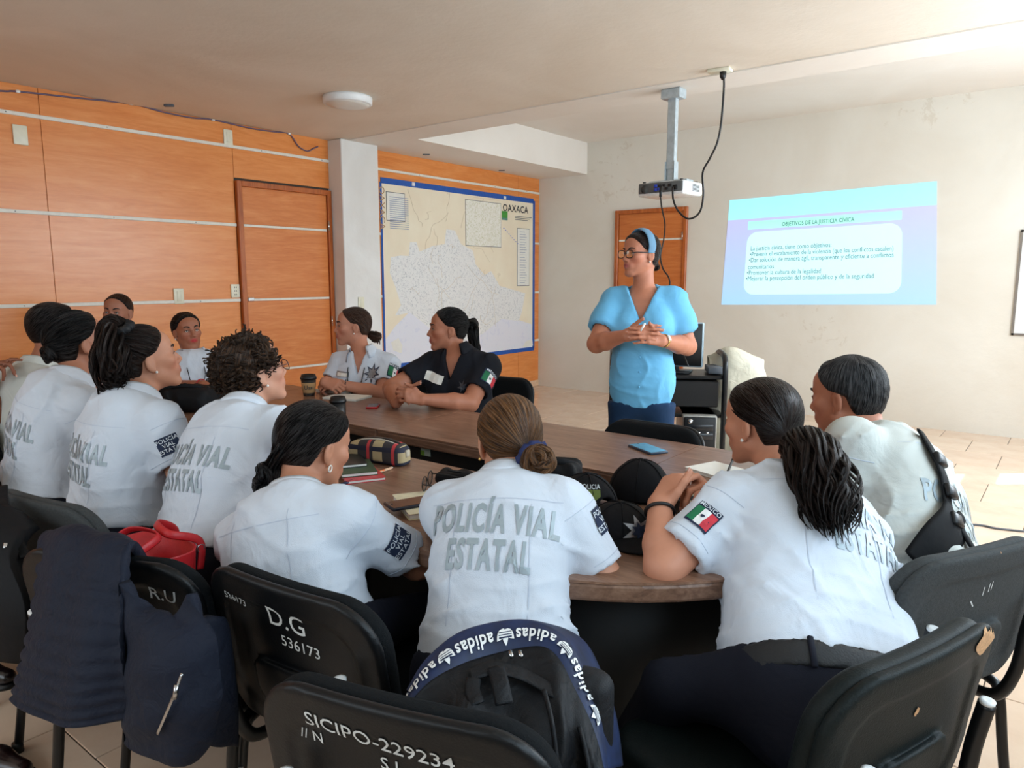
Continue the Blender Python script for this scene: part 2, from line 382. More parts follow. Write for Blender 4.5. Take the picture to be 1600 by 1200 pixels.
# ================================================================== THE ROOM
XL, XR, YB, YR, ZC, ZU = -5.58, 1.20, 7.715, -1.80, 2.64, 3.00
def m_wood(name, dark, mid, light, axis='Y', gloss=0.28, gs=1.0):
    m, nt, b = newmat(name); sc = {'Y': (9, 0.9, 9), 'X': (0.9, 9, 9), 'Z': (9, 9, 0.9)}[axis]
    v = coords(nt, tuple(c * gs for c in sc)); f = noise(nt, v, 2.2, 5, 0.6, 1.4); g = noise(nt, v, 14, 3, 0.6, 0.4)
    mx = nt.nodes.new('ShaderNodeMath'); mx.operation = 'MULTIPLY_ADD'; mx.inputs[1].default_value = 0.45; nt.links.new(g, mx.inputs[0]); nt.links.new(f, mx.inputs[2])
    nt.links.new(ramp(nt, mx.outputs[0], [(0.45, dark), (0.72, mid), (1.0, light)]), b.inputs['Base Color'])
    b.inputs['Roughness'].default_value = gloss; b.inputs['Specular IOR Level'].default_value = 0.45; bump(nt, b, g, 0.06, 0.003); return m
def m_plaster(name, col, stain, amount=0.5, rough=0.85, peel=0.0):
    m, nt, b = newmat(name); v = coords(nt); f = noise(nt, v, 0.9, 4, 0.6, 0.5); g = noise(nt, v, 22, 4, 0.65)
    c = ramp(nt, f, [(0.35, tuple(a + (s - a) * amount for a, s in zip(col, stain))), (0.7, col)])
    if peel:
        h = noise(nt, v, 9, 5, 0.7, 0.6); k = noise(nt, v, 0.75, 2)
        mm = nt.nodes.new('ShaderNodeMath'); mm.operation = 'MULTIPLY'; nt.links.new(h, mm.inputs[0]); nt.links.new(k, mm.inputs[1])
        c = mix(nt, ramp(nt, mm.outputs[0], [(0.36, (0, 0, 0, 1)), (0.40, (peel, peel, peel, 1))]), c, stain)
    nt.links.new(c, b.inputs['Base Color']); b.inputs['Roughness'].default_value = rough; b.inputs['Specular IOR Level'].default_value = 0.2; bump(nt, b, g, 0.18, 0.01); return m
M = {}
M['panel'] = m_wood('orange wood panel', srgb(212, 122, 56), srgb(225, 140, 72), srgb(234, 156, 92), 'Y', 0.30, .8)
M['doorwood'] = m_wood('door wood', srgb(200, 110, 50), srgb(212, 126, 64), srgb(224, 146, 84), 'Y', 0.32, .8)
M['doorwood2'] = m_wood('far door wood', srgb(186, 98, 42), srgb(198, 112, 54), srgb(210, 130, 70), 'X', 0.32, .8)
M['doorframe'] = m_wood('door frame wood', srgb(140, 66, 24), srgb(176, 92, 38), srgb(192, 110, 52), 'Z', 0.35)
M['wall'] = m_plaster('white wall paint', srgb(226, 222, 212), srgb(206, 196, 180), 0.5, peel=0.55)
M['ceil'] = m_plaster('ceiling paint', srgb(234, 224, 210), srgb(214, 200, 182), 0.6)
M['ceil2'] = m_plaster('upper ceiling paint', srgb(238, 232, 224), srgb(226, 216, 204), 0.5)
M['pillar'] = m_plaster('rough pillar paint', srgb(236, 236, 234), srgb(208, 202, 194), 0.6)
M['strip'] = plain('white plastic strip', srgb(226, 222, 210), 0.45, var=0.05)
M['plate'] = plain('cream switch plate', srgb(226, 222, 200), 0.4, var=0.04)
M['grout'] = plain('dark grout', srgb(70, 62, 54), 0.9)
M['black'] = plain('black plastic', srgb(14, 14, 16), 0.45, bmp=0.05)
M['blackmetal'] = plain('black painted metal', srgb(12, 12, 14), 0.35, spec=0.5)
M['chrome'] = plain('polished metal', srgb(190, 190, 190), 0.22, 1.0, var=0.05)
M['white'] = plain('white plastic', srgb(228, 228, 226), 0.4, var=0.03)
M['paper'] = plain('white paper', srgb(232, 230, 222), 0.8, var=0.03)
M['ink'] = plain('grey ink', srgb(96, 100, 106), 0.8)
M['darkink'] = plain('dark ink', srgb(44, 46, 52), 0.8)
def m_tile():
    m, nt, b = newmat('glazed floor tile'); oi = nt.nodes.new('ShaderNodeObjectInfo'); v = coords(nt); f = noise(nt, v, 5, 4, 0.6); g = noise(nt, v, 60, 3)
    ad = nt.nodes.new('ShaderNodeMath'); ad.operation = 'MULTIPLY_ADD'; ad.inputs[1].default_value = 0.25; nt.links.new(oi.outputs['Random'], ad.inputs[0]); nt.links.new(f, ad.inputs[2])
    nt.links.new(ramp(nt, ad.outputs[0], [(0.3, srgb(216, 184, 158)), (0.85, srgb(231, 205, 180))]), b.inputs['Base Color'])
    b.inputs['Roughness'].default_value = 0.10; b.inputs['Specular IOR Level'].default_value = 0.7; bump(nt, b, g, 0.02, 0.002); return m
M['tile'] = m_tile()

def struct(name, V, F, mat, parent=None, smooth=False):
    o = mk(name, V, F, mat, parent, smooth)
    if parent is None: o['kind'] = 'structure'
    return o
# floor and its tiles (half-tile bond)
flo = struct('floor', *boxvf((XL - .1, YR - .1, -0.12), (XR + .1, YB + .1, -0.0035)), M['grout'])
TS = 0.505
tv, tf = boxvf((-TS / 2 + .0019, -TS / 2 + .0019, -0.010), (TS / 2 - .0019, TS / 2 - .0019, 0.0), 0.002, 1)
tile_me = mesh_data('tile', tv, tf, M['tile'], False)
r = 0
for k in range(-6, 15):
    y0 = 0.80 + TS * k
    if y0 > YB - .1 or y0 + TS < YR: continue
    off = -2.18 if k % 2 == 0 else -2.4325
    for i in range(-8, 9):
        x0 = off + TS * i
        if x0 + TS < XL + .05 or x0 > XR - .05: continue
        o = bpy.data.objects.new('tile', tile_me); _link(o, flo); o.location = (x0 + TS / 2, y0 + TS / 2, 0)
        if k < -2 and i > 2: bpy.data.objects.remove(o)
# walls
wl = struct('wall_left', *boxvf((XL - .14, YR, 0), (XL - .012, YB, 3.1)), M['grout'])
ZR = [(0.075, 0.592), (0.606, 1.205), (1.225, 1.820), (1.842, 2.444), (2.466, ZC)]
for (y0, y1) in ((YR, 0.2), (0.2, 2.06), (2.06, 3.455), (4.86, 7.28), (7.28, YB)):
    for (z0, z1) in ZR: mk('panel', *boxvf((XL - .012, y0 + .0015, z0), (XL, y1 - .0015, z1), 0.0012, 1), M['panel'], wl, False)
for (z0, z1) in ((2.212, 2.444), ZR[4]): mk('panel', *boxvf((XL - .012, 3.4565, z0), (XL, 4.42, z1), 0.0012, 1), M['panel'], wl, False)
n = 0
for zc in (0.599, 1.215, 1.831, 2.455):
    for (y0, y1) in ((YR, 3.455), (4.86, 5.03), (7.622, YB)) if zc < 2.3 else ((YR, 4.42), (4.86, YB)):
        n += 1; t = struct('trim_%d' % n, *boxvf((XL - .010, y0, zc - .0125), (XL + .010, y1, zc + .0125), .003, 1), M['strip'])
        y = math.ceil(y0 / .62) * .62
        while y < y1 - .05:
            if y > 1.3: mk('screw', *lathevf([(0.004, 0), (0.004, .0015), (0.0, .002)], (XL + .0105, y, zc), (1, 0, 0), 8), M['ink'], t)
            y += .62
bb = struct('baseboard_left', *boxvf((XL - .011, 4.86, 0), (XL + .008, YB, 0.075), .003, 1), plain('baseboard tile', srgb(224, 190, 158), 0.3))
bb2 = struct('baseboard_front', *boxvf((XL - .011, YR, 0), (XL + .008, 3.455, 0.075), .003, 1), M['strip'])
wb = struct('wall_back', *boxvf((XL - .14, YB, 0), (XR + .1, YB + .14, 3.1)), M['wall'])
struct('wall_rear', *boxvf((XL - .1, YR - .14, 0), (XR + .1, YR, 3.1)), M['wall'])
parts = [boxvf((XR, YR, 0), (XR + .12, 7.22, 3.1)), boxvf((XR, 7.66, 0), (XR + .12, YB, 3.1)), boxvf((XR, 7.22, 0), (XR + .12, 7.66, 0.25)), boxvf((XR, 7.22, 2.32), (XR + .12, 7.66, 3.1))]
struct('wall_right', *joinvf(parts), M['wall'])
struct('window_1', *joinvf([boxvf((XR + .03, 7.22, 1.83), (XR + .09, 7.66, 2.0)), boxvf((XR + .03, 7.22, 2.29), (XR + .09, 7.66, 2.32)), boxvf((XR + .03, 7.22, 0.25), (XR + .09, 7.66, 0.29))]), M['white'])
def blind_window(i, lo, hi, axis):
    """closed window with a white blind, out of the picture"""
    w = struct('window_%d' % i, *boxvf(lo, hi), plain('window blind', srgb(236, 238, 240), 0.8, var=0.02)); e = 0.05; lo = np.array(lo); hi = np.array(hi); a = 1 - axis
    for s in (0, 1):
        l2, h2 = lo.copy(), hi.copy()
        if s: l2[a] = hi[a]; h2[a] = hi[a] + e
        else: h2[a] = lo[a]; l2[a] = lo[a] - e
        mk('window_frame', *boxvf(l2, h2), M['white'], w, False)
blind_window(2, (XR - .03, -0.10, 0.90), (XR + .01, 3.20, 2.30), 0)
blind_window(3, (XR - .03, 3.60, 0.90), (XR + .01, 6.50, 2.30), 0)
blind_window(4, (-3.4, YR - .01, 1.0), (0.2, YR + .03, 2.3), 1)
# ceiling: low slab, beam, soffit over the map, raised part in front of the projected slide
struct('ceiling', *boxvf((XL - .1, YR - .1, ZC), (XR + .1, 4.50, 3.1)), M['ceil'])
struct('trim_20', *boxvf((XL, 4.50, ZC - .008), (XR + .1, 4.86, 3.1)), M['ceil2'])
struct('trim_21', *boxvf((XL, 4.86, ZC - .008), (-4.87, YB, 3.1)), M['ceil2'])
struct('trim_22', *boxvf((-4.87, 4.86, ZU), (XR + .1, YB, 3.1)), M['ceil2'])
# pillar between the door and the map
V, F = boxvf((XL - .05, 4.42, 0), (-5.395, 4.86, ZC), 0.012, 2)
pil = struct('trim_23', V, F, M['pillar'])
# doors
def door(i, o, ax, n, w, h, bands, hinge_right=True, knob=True, wood='doorwood'):
    """o = floor corner on the wall face, ax along the wall, n into the room"""
    o = np.asarray(o, float); ax = nrm(ax); n = nrm(n); up = A(0, 0, 1)
    def bx(u0, u1, z0, z1, d0, d1, bev=.003): return obox(o + ax * (u0 + u1) / 2 + up * (z0 + z1) / 2 + n * (d0 + d1) / 2, ax, n, up, (u1 - u0) / 2, (d1 - d0) / 2, (z1 - z0) / 2, bev, 1)
    d = struct('door_%d' % i, *bx(.045, w - .045, .01, h - .045, -.01, .012), M[wood])
    zz = [0.012] + bands + [h - .048]
    for a, b in zip(zz[:-1], zz[1:]): mk('panel', *bx(.052, w - .052, a + .011, b - .011, .010, .018, .0015), M[wood], d, False)
    for z in bands: mk('white_strip', *bx(.052, w - .052, z - .010, z + .010, .012, .020, .002), M['strip'], d, False)
    for u0, u1, z0, z1 in ((0, .045, 0, h), (w - .045, w, 0, h), (.045, w - .045, h - .045, h)):
        mk('door_frame', *bx(u0, u1, z0, z1, -.012, .035, .004), M['doorframe'], d, False)
    for z in (.25, 1.0, h - .32):
        u = w - .047 if hinge_right else .047
        mk('hinge', *tubevf([o + ax * u + n * .04 + up * (z - .045), o + ax * u + n * .04 + up * (z + .045)], .007, 8), M['chrome'], d)
    u = .085 if hinge_right else w - .085
    if True:
        mk('lock', *bx(u - .03, u + .025, 1.205, 1.235, .018, .034, .003), M['chrome'], d, False)
        if knob: mk('handle', *lathevf([(0.0, 0), (.011, 0), (.011, .03), (.026, .035), (.028, .05), (.018, .062), (0, .064)], o + ax * u + n * .018 + up * 1.03, n, 16), M['chrome'], d)
    return d
d1 = door(1, (XL, 3.46, 0), (0, 1, 0), (1, 0, 0), 0.955, 2.19, [0.6, 1.215, 1.831], True, False)
d2 = door(2, (-4.455, YB, 0), (1, 0, 0), (0, -1, 0), 0.91, 2.18, [0.6, 1.215, 1.831], True, True, 'doorwood2')
# switch plates
def plate(loc, n, w, h, label, kind='switch_plate', holes=0, rock=True):
    n = nrm(n); up = A(0, 0, 1); s = np.cross(up, n); loc = np.asarray(loc)
    o = mk(kind, *obox(loc + n * .006, s, n, up, w / 2, .006, h / 2, .004, 2), M['plate'], None, True, base=loc); tag(o, label, 'outlet' if holes else 'switch', None)
    if rock: mk('rocker', *obox(loc + n * .0135, s, n, up, w * .22, .0025, h * .33, .0015, 1), M['plate'], o)
    for j in range(holes):
        for q in (-1, 1): mk('slot', *obox(loc + n * .0125 + s * q * .008 + up * (j - (holes - 1) / 2) * h * .27, s, n, up, .002, .0012, .007), M['darkink'], o)
    return o
plate((XL, 1.932, 2.322), (1, 0, 0), .085, .125, 'blank cream wall plate high up at the left end of the orange panelling', 'wall_plate', rock=False)
plate((XL, 3.42, 2.522), (1, 0, 0), .078, .12, 'cream switch plate near the ceiling to the left of the orange door')
plate((XL, 2.925, 1.258), (1, 0, 0), .08, .12, 'cream switch plate on the lowest visible white strip above the seated officers')
plate((XL, 3.41, 1.292), (1, 0, 0), .078, .11, 'cream power outlet with three slots beside the orange door frame', 'power_outlet', holes=3, rock=False)
plate((-5.395, 4.595, 1.165), (1, 0, 0), .07, .11, 'small cream switch plate on the white pillar by the map')
# loose cable along the top of the panelling
wp = [onX(px, py, XL + .012) for px, py in ((-120, 130), (0, 142), (28, 143), (120, 153), (205, 162), (255, 175), (300, 184), (333, 187), (390, 200), (430, 206), (452, 209), (466, 228), (480, 236), (490, 232), (497, 229))]
wire = mk('cable', *tubevf(spline(wp, 5), .006, 6), plain('grey violet cable', srgb(104, 88, 110), 0.5), None, base=wp[1]); tag(wire, 'grey violet cable tacked along the top of the orange wall panelling', 'cable')
for q in (28, 205, 333, 452):
    p = onX(q, {28: 143, 205: 162, 333: 187, 452: 209}[q], XL + .012); mk('cable_clip', *boxvf(p - A(.012, .012, .009), p + A(.009, .012, .009), .003, 1), M['white'], wire)
# round ceiling lamp
c = A(-4.165, 3.483, ZC); lamp = empty('ceiling_lamp', c, 'round flat white ceiling lamp near the pillar', 'lamp')
mk('housing', *lathevf([(0.0, 0), (.168, 0), (.170, -.012), (.168, -.044), (.160, -.050), (.150, -.050)], c, (0, 0, 1), 40), M['white'], lamp)
mk('diffuser', *lathevf([(.150, -.046), (.149, -.050), (.10, -.055), (.0, -.057)], c, (0, 0, 1), 40), plain('opal diffuser', srgb(226, 224, 216), 0.35, var=0.02), lamp)
for (px, py) in ((264, 165), (666, 241), (784, 266)):
    p = Z(px, py, ZC - .009); o = mk('ceiling_bracket', *obox(p, A(.8, .6, 0), A(-.6, .8, 0), A(0, 0, 1), .035, .012, .008, .003, 1), M['ink'], None, base=p)
    tag(o, {264: 'small dark bracket on the ceiling above the orange panelling', 666: 'small dark bracket under the soffit, nearer the white pillar', 784: 'small dark bracket under the soffit, nearer the room corner'}[px], 'bracket')

# ------------------------------------------------------------------ map of the state
def build_map():
    x = XL; y0, y1, z0, z1 = 5.045, 7.588, 0.50, 2.335; P0 = A(x, y0, z0)
    mp = empty('wall_map', (x, (y0 + y1) / 2, z0), 'large road map of Oaxaca with blue tape border on the orange wall', 'map')
    def q(px, py, off=.0): p = onX(px, py, x); p[0] = x + off; return p
    m, nt, b = newmat('map paper'); v = coords(nt); f = noise(nt, v, 3, 4); b.inputs['Roughness'].default_value = 0.55
    nt.links.new(ramp(nt, f, [(.3, srgb(236, 222, 196)), (.7, srgb(242, 232, 208))]), b.inputs['Base Color'])
    mk('sheet', *boxvf((x, y0, z0), (x + .004, y1, z1)), m, mp, False)
    def region(name, pts, mat, off): V = np.array([q(a, c, off) for a, c in pts]); return mk(name, V, [tuple(range(len(V)))], mat, mp, False)
    def speck(name, base, spot, sc, thr):
        m, nt, b = newmat(name); v = coords(nt); f = noise(nt, v, sc, 5, .75); g = noise(nt, v, sc * 3.1, 2)
        mm = nt.nodes.new('ShaderNodeMath'); mm.operation = 'MULTIPLY'; nt.links.new(f, mm.inputs[0]); nt.links.new(g, mm.inputs[1])
        nt.links.new(ramp(nt, mm.outputs[0], [(thr, base), (thr + .05, spot)]), b.inputs['Base Color']); b.inputs['Roughness'].default_value = .55; return m
    sp = speck('map state area', srgb(234, 234, 232), srgb(186, 188, 192), 38, .29); sea = speck('map sea area', srgb(228, 229, 238), srgb(221, 223, 236), 6, .3)
    S = lambda a, b: (500 + a / 3.0, 200 + b / 3.0)
    region('sea_area', [S(300, 1000), S(350, 930), S(420, 860), S(520, 940), S(640, 1010), S(760, 960), S(850, 890), S(930, 900), S(990, 920), S(993, 1028), S(700, 1065), S(340, 1110), S(298, 1110)], sea, .0052)
    region('state_area', [S(330, 605), S(375, 598), S(415, 600), S(420, 535), S(450, 535), S(465, 580), S(530, 552), S(582, 545), S(590, 475), S(630, 480), S(660, 545), S(715, 575), S(728, 640), S(770, 690), S(800, 670), S(840, 740), S(960, 775), S(945, 860), S(930, 905), S(850, 895), S(760, 965), S(640, 1015), S(520, 945), S(420, 865), S(350, 880), S(378, 830), S(350, 740), S(325, 680)], sp, .0058)
    bt = plain('blue tape', srgb(22, 82, 168), .5)
    for n_, lo, hi in (('t', (y0, z1 - .012), (y1, z1 + .045)), ('b', (y0, z0 - .03), (y1 + .02, z0 + .018)), ('l', (y0 - .012, z0), (y0 + .012, z1)), ('r', (y1 - .012, z0), (y1 + .03, z1 + .02))):
        mk('tape_border', *boxvf((x + .001, lo[0], lo[1]), (x + .0065, hi[0], hi[1])), bt, mp, False)
    def panel(name, a, b_, mat, off):
        p1, p2 = q(*a, off), q(*b_, off); y_0, y_1 = min(p1[1], p2[1]), max(p1[1], p2[1]); z_0, z_1 = min(p1[2], p2[2]), max(p1[2], p2[2])
        mk('inset_frame', *boxvf((x + .005, y_0 - .006, z_0 - .006), (x + off, y_1 + .006, z_1 + .006)), M['ink'], mp, False)
        return mk(name, *boxvf((x + .005, y_0, z_0), (x + off + .0012, y_1, z_1)), mat, mp, False)
    panel('town_inset', (727, 312), (782, 386), speck('map inset', srgb(240, 238, 228), srgb(206, 204, 170), 40, .27), .0066)
    panel('table_inset', (603, 300), (632, 346), M['paper'], .0066)
    yy = q(605, 300)[1]; zt = q(617, 301)[2]
    for k in range(16): mk('table_row', *boxvf((x + .0078, yy + .02, zt - .05 - k * .0205), (x + .0085, yy + .28, zt - .043 - k * .0205)), plain('row ink', srgb(150, 160, 180), .8) if k == 0 else bpy.data.materials['row ink'], mp, False)
    panel('legend_inset', (808, 357), (826, 446), M['paper'], .0062)
    a = q(817, 358); 
    for k in range(22): mk('legend_row', *boxvf((x + .0074, a[1] - .075, a[2] - .04 - k * .031), (x + .0082, a[1] + .03 + .05 * ((k * 7) % 5) / 5, a[2] - .034 - k * .031)), bpy.data.materials['row ink'], mp, False)
    mk('lettering', *flatvf(text2d('OAXACA', .012), q(805, 327, .0078), (0, 1, 0), (0, 0, 1), .115), M['darkink'], mp, False)
    mk('lettering', *flatvf(text2d('OAXACA'), q(596, 325, .0078), (0, 0, -1), (0, 1, 0), .10), plain('tan ink', srgb(176, 140, 100), .8), mp, False)
    for k in range(3): mk('title_line', *boxvf((x + .006, q(799, 337)[1] + .06, q(799, 337)[2] - .005 - k * .02), (x + .0075, q(830, 337)[1] - .04 * k, q(799, 337)[2] + .002 - k * .02)), M['ink'], mp, False)
    p = q(788, 336, .007); mk('logo', *boxvf(p - A(.002, .055, .035), p + A(.0012, .055, .045)), plain('logo green', srgb(70, 150, 60), .6), mp, False)
    mk('logo_foot', *boxvf(p - A(.002, .055, .06), p + A(.0012, .055, -.035)), plain('logo teal', srgb(90, 140, 130), .6), mp, False)
    rd = plain('road ink', srgb(222, 208, 184), .8); rng = random.Random(3)
    for k in range(26):
        s = S(330 + rng.random() * 560, 560 + rng.random() * 380) if k < 18 else S(300 + rng.random() * 600, 300 + rng.random() * 230); pts = [q(*s, .0064)]; dy, dz = rng.uniform(-.09, .09), rng.uniform(-.09, .09)
        for j in range(6): pts.append(pts[-1] + A(0, dy + rng.uniform(-.05, .05), dz + rng.uniform(-.05, .05)))
        pts = [np.clip(p_, A(0, y0 + .03, z0 + .04) - A(9, 0, 0), A(9, y1 - .03, z1 - .03)) for p_ in pts]
        mk('road', *tubevf(spline(pts, 4), .0018, 4), rd, mp)
    for k in range(9): 
        p = q(*S(860 + 8 * k, 470 + 9 * k), .007); mk('island_mark', *boxvf(p - A(.001, .012, .004), p + A(.001, .012, .004)), plain('mark blue', srgb(120, 130, 200), .7) if k == 0 else bpy.data.materials['mark blue'], mp, False)
    for px in (645, 788):
        p = q(px, {645: 288, 788: 309}[px], .008); mk('clip', *boxvf(p - A(.006, .022, .018), p + A(.006, .022, .018), .003, 1), M['white'], mp, False)
    for pts in ([(610, 535), (622, 528), (628, 540), (627, 552), (614, 548)], [(815, 543), (821, 533), (831, 530), (832, 540)]):
        V = np.array([q(*p_, .0075) for p_ in pts]); mk('torn_patch', V, [tuple(range(len(V)))], M['paper'], mp, False)
build_map()

# ------------------------------------------------------------------ projected slide on the back wall
def build_slide():
    y = YB - .004; c = {k: onY(*p, y) for k, p in dict(tl=(1140, 313), tr=(1464, 283), bl=(1127, 476), br=(1463, 476)).items()}
    def S(u, v, off=0.0): p = (c['tl'] * (1 - u) + c['tr'] * u) * (1 - v) + (c['bl'] * (1 - u) + c['br'] * u) * v; p = p.copy(); p[1] = y - off; return p
    base = (c['bl'] + c['br']) / 2; sl = empty('projected_slide', base, 'projected blue and lilac presentation slide on the white back wall', 'projection')
    m, nt, b = newmat('slide background'); a = nt.nodes.new('ShaderNodeAttribute'); a.attribute_name = 'Col'
    nt.links.new(a.outputs['Color'], b.inputs['Emission Color']); b.inputs['Emission Strength'].default_value = .80; b.inputs['Base Color'].default_value = (.25, .25, .25, 1); b.inputs['Roughness'].default_value = .9; b.inputs['Specular IOR Level'].default_value = .1
    def patch(name, u0, u1, v0, v1, off, cols, mat=m, n=12):
        V = np.array([S(u0 + (u1 - u0) * i / n, v0 + (v1 - v0) * j / n, off) for j in range(n + 1) for i in range(n + 1)]); idx = np.arange((n + 1) ** 2).reshape(n + 1, n + 1)
        F = np.stack([idx[:-1, :-1], idx[1:, :-1], idx[1:, 1:], idx[:-1, 1:]], -1).reshape(-1, 4)
        K = np.array([np.array(cols[0]) * (1 - j / n) + np.array(cols[-1]) * (j / n) for j in range(n + 1) for i in range(n + 1)])
        return mk(name, V, F, mat, sl, False, {'Col': ('FLOAT_COLOR', K)})
    patch('header_band', 0, 1, 0, .19, .0, [srgb(128, 226, 246), srgb(138, 228, 246)])
    patch('background', 0, 1, .19, 1, .0, [srgb(166, 170, 240), srgb(136, 192, 240)])
    patch('title_bar', .115, .855, .215, .29, .002, [srgb(140, 236, 206), srgb(150, 240, 214)])
    R = []; u0, u1, v0, v1, ru, rv = .115, .858, .315, .905, .055, .10
    for cu, cv, a0 in ((u1 - ru, v0 + rv, -90), (u1 - ru, v1 - rv, 0), (u0 + ru, v1 - rv, 90), (u0 + ru, v0 + rv, 180)):
        for k in range(7): t = math.radians(a0 + 15 * k); R.append(S(cu + ru * math.cos(t), cv + rv * math.sin(t), .003))
    mk('text_panel', np.array(R), [tuple(range(len(R)))[::-1]], m, sl, False, {'Col': ('FLOAT_COLOR', np.tile(srgb(186, 246, 252), (len(R), 1)))})
    def line(txt, u, v, h, bold=.0, left=True):
        V2, F = text2d(txt, bold); V2 = V2.copy(); w = V2[:, 0].max() - V2[:, 0].min(); 
        if left: V2[:, 0] -= V2[:, 0].min()
        W_ = np.linalg.norm(c['tr'] - c['tl']); H_ = np.linalg.norm(c['tl'] - c['bl'])
        V = np.array([S(u + a_ * h * .76 / W_, v - b_ * h / H_, .006) for a_, b_ in V2]); return mk('lettering', V, F, plain('slide text', srgb(84, 140, 150), .9) if 'slide text' not in bpy.data.materials else bpy.data.materials['slide text'], sl, False)
    line('OBJETIVOS DE LA JUSTICIA C\u00cdVICA', .47, .262, .056, .006, False)
    L = ['La justicia c\u00edvica, tiene como objetivos:', '\u2022Prevenir el escalamiento de la violencia (que los conflictos escalen)', '\u2022Dar soluci\u00f3n de manera \u00e1gil, transparente y eficiente a conflictos', 'comunitarios', '\u2022Promover la cultura de la legalidad', '\u2022Mejorar la percepci\u00f3n del orden p\u00fablico y de la seguridad']
    for k, t in enumerate(L): line(t, .140 - .003 * k, .470 + .0545 * k + (.01 if k > 2 else 0), .066 * (.965 if k == 1 else 1.0), .0)
build_slide()
# whiteboard edge at the right
c = A(.1, YB, 1.355); wbd = empty('whiteboard', A(.1, YB, .91), 'whiteboard with thin dark frame at the right edge of the back wall', 'whiteboard')
mk('board', *boxvf((-.475, YB - .012, .92), (.7, YB, 1.79)), M['white'], wbd, False)
for lo, hi in (((-.485, .905), (-.468, 1.805)), ((.692, .905), (.71, 1.805)), ((-.485, 1.788), (.71, 1.805)), ((-.485, .905), (.71, .922))):
    mk('frame', *boxvf((lo[0], YB - .02, lo[1]), (hi[0], YB, hi[1])), plain('board frame', srgb(120, 112, 104), .5) if 'board frame' not in bpy.data.materials else bpy.data.materials['board frame'], wbd, False)

